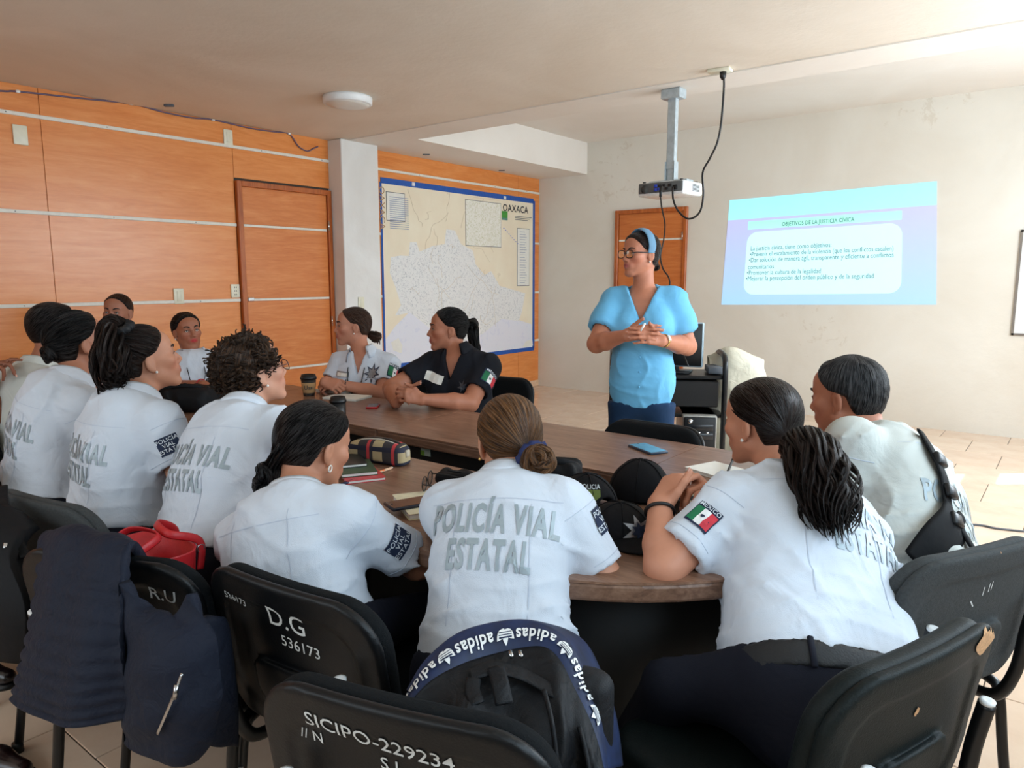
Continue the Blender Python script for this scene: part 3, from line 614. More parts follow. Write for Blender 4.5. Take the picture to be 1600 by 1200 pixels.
# ------------------------------------------------------------------ projector on its ceiling pole
def build_projector():
    px, py = -2.27, 4.65; pj = empty('projector', (px, py, ZC - .008), 'grey and white video projector hanging from a ceiling pole', 'projector')
    grey = plain('pole grey', srgb(176, 186, 190), .4, .2); shell = plain('projector white', srgb(226, 228, 228), .4); rear = plain('projector rear grey', srgb(92, 94, 94), .5); blue = plain('connector blue', srgb(40, 70, 190), .4)
    mk('ceiling_plate', *boxvf((px - .07, py - .05, ZC - .07), (px + .07, py + .05, ZC - .008), .006, 1), grey, pj, False)
    mk('pole', *boxvf((px - .030, py - .022, 2.12), (px + .030, py + .022, ZC - .06), .006, 2), grey, pj, False)
    mk('inner_pole', *boxvf((px - .022, py - .016, 2.03), (px + .022, py + .016, 2.14), .004, 1), grey, pj, False)
    mk('tilt_bracket', *joinvf([boxvf((px - .036, py - .03, 2.045), (px - .030, py + .03, 2.17), .002, 1), boxvf((px + .030, py - .03, 2.045), (px + .036, py + .03, 2.17), .002, 1), boxvf((px - .14, py - .05, 2.03), (px + .14, py + .05, 2.046), .004, 1)]), grey, pj, False)
    a = math.radians(-4); ax, ay = A(math.cos(a), math.sin(a), 0), A(-math.sin(a), math.cos(a), 0); up = A(0, 0, 1); c = A(px - .005, py + .0, 1.985)
    mk('body', *obox(c, ax, ay, up, .175, .13, .045, .018, 3), shell, pj)
    mk('rear_panel', *obox(c - ay * .128 + up * .006, ax, ay, up, .165, .006, .034, .008, 2), rear, pj)
    mk('speaker_grille', *lathevf([(0, 0), (.026, 0), (.028, .003), (0, .004)], c - ay * .133 - ax * .115, -ay, 20), plain('grille', srgb(70, 72, 72), .7), pj)
    mk('lens', *lathevf([(.0, 0), (.042, 0), (.042, .018), (.034, .020), (.030, .012), (0, .010)], c + ay * .13 + ax * .08, ay, 24), M['black'], pj)
    for u, z, w, h, mt in ((-.03, .012, .012, .010, blue), (-.03, -.012, .012, .010, blue), (.0, .012, .012, .008, 'black'), (.0, -.010, .012, .008, blue), (.03, .012, .010, .008, 'black'), (.05, -.010, .012, .009, 'black'), (.075, .010, .013, .010, 'black'), (.115, -.006, .016, .015, 'black')):
        mk('port', *obox(c - ay * .136 + ax * u + up * (z + .005), ax, ay, up, w, .004, h, .002, 1), M['black'] if mt == 'black' else mt, pj)
    for k in range(6): mk('vent_slat', *obox(c + ax * .176 + up * (.022 - .008 * k) + ay * .03, ay, ax, up, .045, .002, .0022), rear, pj)
    for s, t in ((-1, -1), (1, -1), (1, 1)): mk('foot', *lathevf([(0, 0), (.010, 0), (.012, .008), (0, .009)], c + ax * .14 * s + ay * .10 * t + up * .045, up, 12), M['black'], pj)
    c0 = Z(1125, 108, ZC); so = empty('ceiling_socket', c0, 'cream power socket on the ceiling next to the projector pole', 'outlet')
    mk('cover', *obox(c0 - up * .010, A(1, .1, 0), A(-.1, 1, 0), up, .068, .038, .010, .005, 2), M['plate'], so)
    mk('plug', *lathevf([(.0, 0), (.020, 0), (.018, -.028), (.008, -.045), (0, -.046)], c0 - up * .02 + A(.02, 0, 0), (0, 0, 1), 14), M['black'], so)
    dd = [4.36, 4.38, 4.42, 4.45, 4.5, 4.55, 4.6, 4.64, 4.68, 4.72, 4.74, 4.74]
    pts = [D(x, y, d) for (x, y), d in zip(((1131, 122), (1131, 140), (1127, 190), (1121, 222), (1109, 248), (1098, 270), (1099, 305), (1093, 332), (1076, 342), (1060, 330), (1052, 312), (1051, 292)), dd)]
    o = mk('projector_cable', *tubevf(spline(pts, 6), .0065, 7), M['black'], None, base=pts[0]); tag(o, 'black power cord looping from ceiling socket to the projector', 'cable')
    pts = [D(x, y, d) for x, y, d in ((1033, 292, 4.73), (1032, 305, 4.72), (1034, 325, 4.7), (1039, 350, 4.66), (1037, 375, 4.6), (1032, 400, 4.5), (1036, 420, 4.45), (1046, 437, 4.4), (1047, 470, 4.3), (1060, 530, 4.15), (1075, 572, 4.02))]
    o = mk('video_cable', *tubevf(spline(pts, 6), .005, 6), M['black'], None, base=pts[0]); tag(o, 'thin black video cable hanging from projector in front of the far door', 'cable')
    mk('connector', *tubevf([pts[0] + A(0, 0, .005), pts[1] - A(0, 0, .01)], [.011, .009], 8), M['black'], o)
build_projector()
# ================================================================== PEOPLE
M['skin'] = attrmat('skin', 'Col', 0.52, 0.0, 0.35)
M['eye'] = attrmat('eye', 'Col', 0.15, 0.0, 0.5, bmp=0)
M['shirtw'] = cloth('white uniform shirt', srgb(213, 219, 229), 0.8, 0.6)
M['shirtb'] = cloth('beige white uniform shirt', srgb(202, 204, 198), 0.8, 0.55)
M['polo'] = cloth('black polo', srgb(22, 24, 32), 0.85, 0.3)
M['blouse'] = cloth('sky blue blouse', srgb(112, 186, 228), 0.7, 0.35)
M['trouser'] = cloth('navy black trousers', srgb(20, 22, 34), 0.85, 0.3)
M['jeans'] = cloth('dark blue jeans', srgb(24, 52, 84), 0.8, 0.35, 900)
M['seam'] = cloth('shaded shirt seam', srgb(196, 204, 218), 0.8, 0.1)  # seam strips a little darker than the shirt: stitch shadow put into the colour
M['reflect'] = plain('grey reflective lettering', srgb(158, 170, 176), 0.45, 0.15, var=0.06)
M['patch'] = plain('navy patch', srgb(24, 38, 66), 0.8); M['patchtext'] = plain('pale patch lettering', srgb(214, 220, 226), 0.7)
M['fg'] = plain('flag green', srgb(20, 110, 70), 0.7); M['fw'] = plain('flag white', srgb(236, 236, 234), 0.7); M['fr'] = plain('flag red', srgb(206, 48, 62), 0.7)
M['shoe'] = plain('black shoe leather', srgb(26, 20, 20), 0.3, spec=0.6)
M['gold'] = plain('gold metal', srgb(214, 180, 110), 0.25, 1.0); M['pearl'] = plain('pearl', srgb(236, 232, 224), 0.2)
M['silver'] = plain('silver badge', srgb(150, 156, 166), 0.35, 0.8)
H_BLACK = hairmat('black hair', srgb(10, 9, 10), srgb(36, 31, 31), 0.4, 0.40)
H_DARK = hairmat('dark brown hair', srgb(20, 13, 11), srgb(58, 38, 30), 0.5, 0.42)
H_CURL = hairmat('curly brown hair', srgb(28, 18, 13), srgb(112, 80, 56), 0.4, 0.45)
H_BROWN = hairmat('highlighted brown hair', srgb(44, 26, 16), srgb(158, 110, 70), 0.8, 0.42)
H_MID = hairmat('brown hair', srgb(40, 24, 17), srgb(92, 60, 42), 0.5, 0.42)
H_GREY = hairmat('greying black hair', srgb(16, 15, 16), srgb(78, 76, 76), 0.4, 0.55)
GLASS = None
def m_glass():
    m, nt, b = newmat('lens glass'); tr = nt.nodes.new('ShaderNodeBsdfTransparent'); gl = nt.nodes.new('ShaderNodeBsdfGlossy'); gl.inputs['Roughness'].default_value = .04; tr.inputs[0].default_value = (.93, .95, .95, 1)
    fr = nt.nodes.new('ShaderNodeFresnel'); fr.inputs[0].default_value = 1.4; mx = nt.nodes.new('ShaderNodeMixShader'); nt.links.new(fr.outputs[0], mx.inputs[0]); nt.links.new(tr.outputs[0], mx.inputs[1]); nt.links.new(gl.outputs[0], mx.inputs[2])
    nt.links.new(mx.outputs[0], nt.nodes['Material Output'].inputs[0]); return m
M['lens'] = m_glass()

def axes(yaw, pitch=0, roll=0):
    """rows: right, forward, up"""
    a = math.radians(yaw); p = math.radians(pitch); q = math.radians(roll)
    f = A(math.cos(a) * math.cos(p), math.sin(a) * math.cos(p), math.sin(p)); r = A(math.sin(a), -math.cos(a), 0); u = np.cross(r, f)
    r2 = r * math.cos(q) - u * math.sin(q); u2 = u * math.cos(q) + r * math.sin(q)
    return np.stack([r2, f, u2])
def head_field(F, c, B, s, male=False):
    L = lambda x, y, z: c + s * (x * B[0] + y * B[1] + z * B[2])
    e = lambda p, r, k=.015, op='add', R=None: F.ell(L(*p), np.array(r) * s, B if R is None else R, k, op)
    cp = lambda a, b, r1, r2, k=.012: F.cap(L(*a), L(*b), r1 * s, r2 * s, k)
    jw = 1.12 if male else 1.0
    e((0, -.018, .040), (.073, .092, .078)); e((0, .026, -.020), (.061, .064, .088), .03); e((0, .045, .050), (.058, .044, .045), .02)
    e((0, -.04, -.01), (.058, .058, .065), .03)
    for q in (-1, 1):
        cp((q * .044 * jw, .006, -.048), (q * .016, .064, -.096), .022 * jw, .017 * jw, .02)
        e((q * .040, .055, -.012), (.024, .027, .022), .02); cp((q * .040, .070, .029), (q * .010, .083, .025), .009, .010, .012)
    e((0, .073, -.098), (.020 * jw, .016, .015), .015)
    for q in (-1, 1): e((q * .0315, .0955, .006), (.020, .0145, .0115), .012, 'sub')
    cp((0, .082, .018), (0, .103, -.022), .0070, .0098, .010); e((0, .1045, -.027), (.0105, .0095, .0085), .006)
    for q in (-1, 1): e((q * .0115, .096, -.031), (.0075, .0095, .0075), .006)
    e((0, .077, -.058), (.030, .020, .022), .015)
    for q in (-1, 1):
        cp((q * .020, .083, -.0565), (q * .004, .0950, -.0525), .004, .0052, .004); cp((q * .018, .083, -.0610), (0, .0935, -.0655), .004, .0064, .004)
        e((q * .031, .0735, .0050), (.0150, .0150, .0140), .004); e((q * .031, .0920, .0035), (.0135, .0100, .0058), .002, 'sub')
        Re = np.stack([nrm(B[0] * math.cos(.35) - q * B[1] * math.sin(.35) * -1), nrm(B[1] * math.cos(.35) - q * B[0] * math.sin(.35)), B[2]])
        e((q * .0765, -.010, -.003), (.0075, .0190, .0310), .004, 'add', Re); e((q * .084, -.004, .0), (.0055, .0100, .0165), .003, 'sub', Re)
        e((q * .073, -.003, -.031), (.0065, .0080, .0095), .004)
def head_color(V, c, B, s, col, lip, brow=0.0):
    """colouring of the skin: lips, cheeks, darker around the eyes"""
    q = (V - c) @ B.T / s; x, y, z = q[:, 0], q[:, 1], q[:, 2]; K = np.tile(np.array(col[:3]), (len(V), 1))
    def g(cx, cy, cz, rx, ry, rz): return np.exp(-(((x - cx) / rx) ** 2 + ((y - cy) / ry) ** 2 + ((z - cz) / rz) ** 2))
    for cx in (-.04, .04): K = K * (1 + g(cx, .07, -.03, .025, .03, .025)[:, None] * (np.array([.10, -.08, -.06])))
    w = np.clip(1.5 * g(0, .098, -.0585, .0215, .022, .0105), 0, 1)[:, None]; K = K * (1 - w) + np.array(lip[:3]) * w
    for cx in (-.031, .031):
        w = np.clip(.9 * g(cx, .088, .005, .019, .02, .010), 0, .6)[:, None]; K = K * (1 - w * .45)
    return np.concatenate([K, np.ones((len(K), 1))], 1)
FING = [(.088, .027, .000, (.043, .025, .020), .0088), (.092, .008, .002, (.047, .029, .021), .0090), (.087, -.011, .001, (.043, .027, .020), .0084), (.078, -.029, -.003, (.034, .020, .018), .0075)]
def hand_field(F, w, dirv, dorsal, side, curl=((25, 30, 15),) * 4, thumb=(35, -25, 20), s=0.98, spread=3.0, k=.004):
    """palm, four fingers and a thumb; side +1 = right hand"""
    X = nrm(dirv); Zd = nrm(np.asarray(dorsal) - X * np.dot(dorsal, X)); Y = np.cross(Zd, X) * side; w = np.asarray(w)
    P = lambda x, y, z: w + s * (x * X + y * Y + z * Zd); tips = []
    for i, (kx, ky, kz, ln, r) in enumerate(FING):
        F.cap(P(.004, ky * .55, 0), P(kx, ky, kz), .0165 * s, .0108 * s, .012, flat=None)
        a = 0.0; p = P(kx, ky, kz); sp = math.radians((1.3 - i) * spread); cu = curl[i] if i < len(curl) else curl[-1]
        for j, l in enumerate(ln):
            a += math.radians(cu[j]); d = X * math.cos(a) * math.cos(sp) + Y * math.sin(sp) * math.cos(a) - Zd * math.sin(a); q = p + s * l * d
            F.cap(p, q, r * s * (1 - .07 * j), r * s * (1 - .07 * (j + 1)), k); p = q
        tips.append((p, d))
    a1, a2, a3 = (math.radians(t) for t in thumb)                       # spread from the palm, drop to the palm side, bend
    d0 = nrm(X * math.cos(a1) + Y * math.sin(a1)); d0 = nrm(d0 * math.cos(a2) + Zd * math.sin(a2)); p = P(.014, .020, -.006)
    F.cap(P(.01, .012, -.004), p + d0 * .040 * s, .0165 * s, .0118 * s, .010); p = p + d0 * .040 * s
    ax = nrm(np.cross(d0, -Y)) if True else None
    for l, r in ((.032, .0102), (.026, .0090)):
        d0 = nrm(d0 * math.cos(a3) + nrm(X - d0 * np.dot(X, d0)) * math.sin(a3)); q = p + d0 * l * s; F.cap(p, q, r * s, r * s * .9, k); p = q
    tips.append((p, d0)); return tips
# ---- hair
HLZ = [-.20, -.095, -.075, -.05, -.02, .010, .018, .03, .05, .07, .085, .10, .125]; HLY = [-.062, -.060, -.050, -.040, -.034, -.028, -.012, .026, .044, .060, .066, .070, .074]
def hair_cap(c, B, s, T, dirB, h=.0046, low=-.015, wave=0.0, fr=0.006, male=False, K=22.0, widen=0.0):
    """hair lying on the skull, combed towards the local direction dirB"""
    F = Field(c - .17 * s, c + .17 * s, h); x, y, z = F.xyz(); x, y, z = x - c[0], y - c[1], z - c[2]
    u, v, w = [(B[i][0] * x + B[i][1] * y + B[i][2] * z) / s for i in range(3)]
    def el(cc, r): q = ((u - cc[0]) / r[0]) ** 2 + ((v - cc[1]) / r[1]) ** 2 + ((w - cc[2]) / r[2]) ** 2; n0 = np.sqrt(q); n1 = np.sqrt(((u - cc[0]) / r[0] ** 2) ** 2 + ((v - cc[1]) / r[1] ** 2) ** 2 + ((w - cc[2]) / r[2] ** 2) ** 2) + 1e-6; return n0 * (n0 - 1) / n1
    d1, d2 = el((0, -.018, .040), (.073, .092, .078)), el((0, -.036, -.012 - low / 2), (.060, .062, .068 + low / 2)); k = .03; q = np.maximum(k - np.abs(d1 - d2), 0); d = np.minimum(d1, d2) - q * q / (4 * k)
    d3 = el((0, .045, .050), (.058, .044, .045)); q = np.maximum(.02 - np.abs(d - d3), 0); d = np.minimum(d, d3) - q * q / .08
    yl = np.interp(w, HLZ, HLY).astype(np.float32) + fr; ss = np.clip((yl - v) / .022, 0, 1); ss = ss * ss * (3 - 2 * ss)
    lowc = np.clip((w + .088 + low) / .02, 0, 1); ss = ss * lowc
    th = -.007 + (T + .007 + (widen * np.clip(-v / .08, 0, 1) if widen else 0)) * ss
    if wave: th = th + wave * ss * np.sin(u * 160 + 3 * np.sin(w * 70)) * np.sin(w * 120 + 2 * np.sin(v * 60))
    F.f = ((d - th) * s).astype(np.float32); V, Q = F.mesh(1)
    p = (V - c) @ B.T / s - A(0, -.01, .03); p /= np.linalg.norm(p, axis=1, keepdims=True) + 1e-9
    return V, Q, comb(p, dirB, K)
def comb(p, dirB, K=12.0):
    b = nrm(dirB); e1 = nrm(np.cross(b, A(1, .3, .2))); e2 = np.cross(b, e1); cb = np.clip(p @ b, -1, 1); x, y = p @ e1, p @ e2; rr = np.sqrt(x * x + y * y) + 1e-6
    return np.stack([K * x / rr, K * y / rr, 1.6 * np.arccos(cb)], 1)
def locks(path, rad, n=30, tr=.006, wav=.006, turns=1.5, seed=1, seg=5, frizz=0.0, t_end=.0):
    """a bundle of tapering hair locks following a path"""
    rg = np.random.default_rng(seed); P = spline(path, 8); m = len(P); t = np.linspace(0, 1, m); R = np.interp(t, np.linspace(0, 1, len(rad)), rad)
    T = np.gradient(P, axis=0); T /= np.linalg.norm(T, axis=1, keepdims=True) + 1e-9; N = nrm(np.cross(T[0], A(.3, .5, .8))); out = []; att = []
    Ns = []
    for i in range(m): N = nrm(N - T[i] * (N @ T[i])); Ns.append(N)
    Ns = np.array(Ns); Bs = np.cross(T, Ns)
    for k in range(n):
        a0 = 2 * np.pi * k / n * 2.4 + rg.random() * .5; f = math.sqrt((k + .5) / n); ph = rg.random() * 6.28; le = 1 - rg.random() * .22 if t_end == 0 else 1
        a = a0 + .5 * np.sin(t * turns * 6.28 + ph) * wav / .006 * .3; rr = R * f * (1 + .18 * np.sin(t * turns * 6.28 * 1.3 + ph))
        C = P + (np.cos(a) * rr)[:, None] * Ns + (np.sin(a) * rr)[:, None] * Bs + (wav * np.sin(t * turns * 6.28 + ph) * t)[:, None] * Ns + (wav * np.cos(t * turns * 5.1 + ph * 2) * t)[:, None] * Bs
        if frizz: C = C + (rg.normal(size=(m, 3)) * frizz * t[:, None])
        mm = max(4, int(m * le)); C = C[:mm]; tt = np.linspace(0, 1, mm); rad_k = tr * (0.85 + .3 * rg.random()) * np.clip(1.15 - tt ** 3 * 1.05, .12, 1) * (np.interp(tt, [0, .1, 1], [.8, 1, 1]))
        V, F = tubevf(C, rad_k, seg, False); out.append((V, F)); th = np.tile(np.arange(seg) * 2 * np.pi / seg, mm); att.append(np.stack([np.cos(th) * 1.6 + k * 5.3, np.sin(th) * 1.6, np.repeat(tt, seg) * 2.2], 1))
    V, F = joinvf(out); return V, F, np.concatenate(att)
def bun(c, B, r, n=16, tr=.009, seed=2, axis=None):
    """coiled knot of hair"""
    rg = np.random.default_rng(seed); ax = nrm(axis if axis is not None else -B[1]); e1 = nrm(np.cross(ax, A(.2, .1, 1))); e2 = np.cross(ax, e1); out = []; att = []
    F = Field(c - max(r) * 1.4, c + max(r) * 1.4, .005); F.ell(c, np.array(r) * .82, np.stack([e1, e2, ax]), 0); V, Q = F.mesh(0); p = (V - c) @ np.stack([e1, e2, ax]).T; p /= np.linalg.norm(p, axis=1, keepdims=True) + 1e-9
    out.append((V, Q)); att.append(np.stack([p[:, 2] * 14, np.arctan2(p[:, 1], p[:, 0]) * 1.0, p[:, 0] * 2], 1))
    for k in range(n):
        a0 = rg.random() * 6.28; la = -1.0 + 2.2 * (k + .5) / n; tt = np.linspace(0, 1, 16); a = a0 + tt * (2.2 + rg.random()); lat = la + .35 * np.sin(tt * 3.1 + k) 
        C = c + np.outer(np.cos(a) * np.cos(lat) * r[0], e1) + np.outer(np.sin(a) * np.cos(lat) * r[1], e2) + np.outer(np.sin(lat) * r[2], ax)
        V, Q = tubevf(C * .93 + c * .07, tr * np.clip(np.sin(np.pi * np.clip(tt, .04, .96)) * 1.6, .3, 1), 6, False); out.append((V, Q)); th = np.tile(np.arange(6) * 1.047, 16); att.append(np.stack([np.cos(th) * 2 + k * 3.7, np.sin(th) * 2, np.repeat(tt, 6) * 2], 1))
    V, Q = joinvf(out); return V, Q, np.concatenate(att)
def curls(c, B, s, T, n=330, seed=4, fr=0.0, low=.02):
    rg = np.random.default_rng(seed); out = []; att = []
    while len(out) < n:
        d = nrm(rg.normal(size=3)); y_l = np.interp(d[2] * .10 + .02, HLZ, HLY) + fr
        if d[1] * .09 - .01 > y_l or d[2] < -.9: continue
        p0 = A(0, -.018, .020) + d * A(.072 + T, .090 + T, .090 + T * .9) * (1.0 - .12 * rg.random())
        down = nrm(A(0, -.15, -1) - d * np.dot(A(0, -.15, -1), d) + .35 * rg.normal(size=3)); sd = np.cross(d, down); tt = np.linspace(0, 1, 15); turns = 1.6 + 1.4 * rg.random(); Ln = .030 + .025 * rg.random(); R = .006 + .006 * rg.random(); ph = rg.random() * 6.28; sg = 1 if rg.random() < .5 else -1
        C = p0 + np.outer(tt * Ln, down) + np.outer(R * np.cos(tt * turns * 6.28 + ph), sd * sg) + np.outer(R * np.sin(tt * turns * 6.28 + ph) - .006 * tt, d)
        Cw = c + s * (C @ B); V, Q = tubevf(Cw, .0046 * np.clip(1.3 - tt, .45, 1), 5, False); out.append((V, Q)); th = np.tile(np.arange(5) * 1.2566, 15); att.append(np.stack([np.cos(th) + len(out) * 3.1, np.sin(th), np.repeat(tt, 5) * 2], 1))
    V, Q = joinvf(out); return V, Q, np.concatenate(att)
def ring_band(c, ax, R, r, waves=0, n=40, seg=8, flat=1.0, e1=None):
    ax = nrm(ax); e1 = nrm(np.cross(ax, A(.3, .2, 1))) if e1 is None else nrm(e1); e2 = np.cross(ax, e1); a = np.linspace(0, 2 * np.pi, n + 1)
    rr = R * (1 + (.05 * np.sin(a * waves) if waves else 0)); C = c + np.outer(np.cos(a) * rr, e1) + np.outer(np.sin(a) * rr, e2)
    return tubevf(C, r * (1 + (.18 * np.sin(a * waves * 1.7) if waves else 0)), seg, False, flat, ax)
# ---- lettering for the uniforms
def star2d(n=8, r0=1.0, r1=.45): return [((r0 if k % 2 == 0 else r1) * math.sin(math.pi * k / n), (r0 if k % 2 == 0 else r1) * math.cos(math.pi * k / n)) for k in range(2 * n)]

class Person: pass
def person(label, head, hyaw, C, hip, yaw, hpitch=0, hroll=0, hs=.96, hw=.165, w=(1, 1, 1, 1), dep=1.0, bulge=.02, arms=None, male=False, col=srgb(168, 112, 84), lip=srgb(160, 78, 72),
           shirt='shirtw', legs='trouser', sleeve=.60, armr=1.0, fine=.0044, bust=.0, hem=.06, standing=False, lower=True, puff=0.0, neckcut=None, sh_drop=.045, sh_fwd=0.0, face=True, group='people around the table', knees=None, wr=1.0, wst=1.0):
    P = Person(); C = np.asarray(C, float); hip = np.asarray(hip, float) if not np.isscalar(hip) else A(C[0] - hip * math.cos(math.radians(yaw)), C[1] - hip * math.sin(math.radians(yaw)), .56); head = np.asarray(head, float)
    B = axes(hyaw, hpitch, hroll); f0 = A(math.cos(math.radians(yaw)), math.sin(math.radians(yaw)), 0); R = A(f0[1], -f0[0], 0); U = nrm(C - hip); R = nrm(R - U * (R @ U)); Fv = np.cross(U, R); LT = np.linalg.norm(C - hip)
    S = {q: C + R * sg * hw - U * sh_drop + Fv * sh_fwd for q, sg in (('R', 1), ('L', -1))}
    base = A(hip[0], hip[1], 0.0)
    def sec(t, wd, df, db): return (hip + (C - hip) * t - Fv * bulge * 4 * max(0, t) * max(0, 1 - t), wd, df * dep, db * dep)
    tor = [sec(-.10, .140 * w[0], .09, .105), sec(.06, .150 * w[0], .105, .108), sec(.30, .130 * w[1], .105, .085), sec(.58, .132 * w[2], .105, .088), sec(.80, .142 * w[3], .095, .085), sec(.92, .110 * w[3], .06, .065)]
    arms = arms or {}
    # --- skin
    pts = [head, C] + [S['L'], S['R']] + [np.asarray(a[i]) for a in arms.values() for i in (0, 1)]
    lo = np.min(pts, axis=0) - .20; hi = np.max(pts, axis=0) + .20; lo[2] = min(lo[2], C[2] - .15)
    F = Field(lo, hi, fine); nb = head + hs * (-.030 * B[1] - .065 * B[2]); bc = C - U * .02 + Fv * .01
    nr = .058 if male else .049
    F.cap(bc, nb, nr * 1.12, nr, .03); F.cap(bc - U * .12, bc, .06, .05, .03)
    head_field(F, head, B, hs, male)
    tips = {}
    for q in ('L', 'R'):
        F.cap(C - U * .05, S[q], .045, .048, .03)
        if q in arms:
            a = arms[q]; E, Wr = np.asarray(a[0], float), np.asarray(a[1], float)
            F.cap(S[q], E, .050 * armr, .041 * armr, .02); F.cap(E, E + (Wr - E) * .35, .041 * armr, .040 * armr, .015); F.cap(E + (Wr - E) * .35, Wr, .040 * armr, .0255 * armr ** .5, .015, )
            if len(a) > 2 and a[2]:
                hk = dict(a[2]); tips[q] = hand_field(F, Wr + nrm(hk['dir']) * .0, hk.pop('dir'), hk.pop('back'), 1 if q == 'R' else -1, **hk)
    V, Q = F.mesh(1); K = head_color(V, head, B, hs, col, lip)
    body = mk('person', V, Q, M['skin'], None, True, {'Col': ('FLOAT_COLOR', K)}, base=base); tag(body, label, 'person', group); P.body = body
    L = lambda x, y, z: head + hs * (x * B[0] + y * B[1] + z * B[2]); P.L = L; P.B = B; P.head = head; P.hs = hs
    # --- finger nails
    for q, tl in tips.items():
        for p, d in tl: 
            n_ = nrm(np.cross(np.cross(d, A(0, 0, 1)) + 1e-6, d)); mk('fingernail', *obox(p + d * .003 + n_ * .0062, d, np.cross(n_, d), n_, .0055, .0042, .0011, .0008, 1), plain('nail', srgb(226, 176, 160), .25) if 'nail' not in bpy.data.materials else bpy.data.materials['nail'], body)
    # --- eyes and brows
    if face:
        for q in (-1, 1):
            ec = L(q * .031, .0738, .0048); n = 12; V = []; Kc = []
            gz = nrm(B[1] + .10 * B[0] * 0)
            e1, e2 = B[0], B[2]
            for i in range(n + 1):
                th = math.pi * i / n
                for j in range(16):
                    ph = j * math.pi / 8; dv = gz * math.cos(th) + (e1 * math.cos(ph) + e2 * math.sin(ph)) * math.sin(th); V.append(ec + dv * .0128 * hs); Kc.append((.01, .008, .006, 1) if th < .48 else (.62, .58, .54, 1))
            Fq = [(i * 16 + j, i * 16 + (j + 1) % 16, (i + 1) * 16 + (j + 1) % 16, (i + 1) * 16 + j) for i in range(n) for j in range(16)]
            mk('eye', V, np.array(Fq), M['eye'], body, True, {'Col': ('FLOAT_COLOR', Kc)})
            bp = [L(q * .013, .0925, .0255), L(q * .026, .0925, .0325), L(q * .040, .083, .0325), L(q * .050, .071, .0255)]
            mk('eyebrow', *tubevf(spline(bp, 4), np.interp(np.linspace(0, 1, 13), [0, .3, 1], [.0036, .0042, .0012]) * hs, 6, True, .8), plain('brow hair', srgb(30, 22, 20), .7) if 'brow hair' not in bpy.data.materials else bpy.data.materials['brow hair'], body)
            lp = [L(q * .0185, .0835, .0040), L(q * .026, .0885, .0098), L(q * .036, .0868, .0098), L(q * .045, .0785, .0040)]
            mk('eyelash', *tubevf(spline(lp, 4), .0014 * hs, 5), bpy.data.materials['brow hair'], body)
    # --- shirt
    h = .0076 if fine < .0046 else .0105; inf = .010
    pts = [C, hip] + list(S.values()) + [S[q] + (np.asarray(arms[q][0]) - S[q]) * sleeve for q in arms]
    F = Field(np.min(pts, axis=0) - .22, np.max(pts, axis=0) + .20, h)
    F.loft(tor, R, Fv, .04, inf)
    for q in ('L', 'R'):
        F.cap(C - U * .060, S[q], .046, .050, .04, infl=inf); F.cap(C - U * .030 - Fv * .008, S[q] + U * .006, .030, .032, .04, infl=inf * .6)
    if bust:
        for sg in (-1, 1): F.ell(hip + (C - hip) * .62 + R * sg * .075 + Fv * (.075 * dep), (.068, .055 + bust, .068), np.stack([R, Fv, U]), .05, infl=.008)
    for q in arms:
        E = np.asarray(arms[q][0], float); Pe = S[q] + (E - S[q]) * sleeve; d = nrm(E - S[q]); r0 = .050 * armr + .014; r1 = (.050 - .009 * sleeve) * armr + .020 + puff * .3
        if puff: F.ell(S[q] + (Pe - S[q]) * .66, (.060 + puff, .065 + puff, .10), np.stack([nrm(np.cross(d, A(.1, .2, .9))), nrm(np.cross(d, np.cross(d, A(.1, .2, .9)))), d]), .03)
        a, b = S[q], Pe; ab = b - a; Ln = float(np.linalg.norm(ab)); pad = .12; sl = F.sub(np.minimum(a, b) - pad, np.maximum(a, b) + pad); x, y, z = F.xyz(sl)
        px, py, pz = x - a[0], y - a[1], z - a[2]; tt = (px * d[0] + py * d[1] + pz * d[2]) / Ln; t = np.clip(tt, 0, 1.3)
        dd = np.sqrt((px - t * ab[0]) ** 2 + (py - t * ab[1]) ** 2 + (pz - t * ab[2]) ** 2) - (r0 + (r1 - r0) * t); dd = np.maximum(dd, (tt - 1) * Ln); F.put(sl, dd, .035, 'add')
        if sleeve < .95: F.cap(Pe - d * .016, Pe + d * .02, (.050 - .009 * sleeve) * armr + .005, None, .004, 'sub')
    # folds
    x, y, z = F.xyz(); rg = np.random.default_rng(int(abs(head[0] * 1000))); u = (x - hip[0]) * U[0] + (y - hip[1]) * U[1] + (z - hip[2]) * U[2]; v = (x - hip[0]) * R[0] + (y - hip[1]) * R[1] + (z - hip[2]) * R[2]
    rid = lambda a_: (1 - np.abs(np.sin(a_))) ** 3
    wv = -.0075 * wst * np.exp(-((u - .11) / .11) ** 2) * rid(u * np.pi / .052 + 1.3 * np.sin(v * 9 + rg.random() * 6) + .6 * np.sin(v * 23) + rg.random() * 6) * (.35 + .65 * np.sin(v * 7 + rg.random() * 6) ** 2)
    for k in range(4):
        kk = nrm(rg.normal(size=3) * A(1, 1, .8)) * 2 * np.pi / (.07 + .07 * rg.random()); k2 = nrm(rg.normal(size=3)) * 2 * np.pi / .3
        wv = wv - .0075 * wr * rid(.5 * (kk[0] * x + kk[1] * y + kk[2] * z) + .8 * np.sin(25 * u + k) + rg.random() * 6) * np.clip(np.sin(k2[0] * x + k2[1] * y + k2[2] * z + rg.random() * 6), 0, 1) ** 2
    F.f = F.f + wv.astype(np.float32)
    hp = hip + (C - hip) * hem
    x, y, z = F.xyz(); dpl = -((x - hp[0]) * U[0] + (y - hp[1]) * U[1] + (z - hp[2]) * U[2])
    arm_ok = np.zeros(F.f.shape, bool)
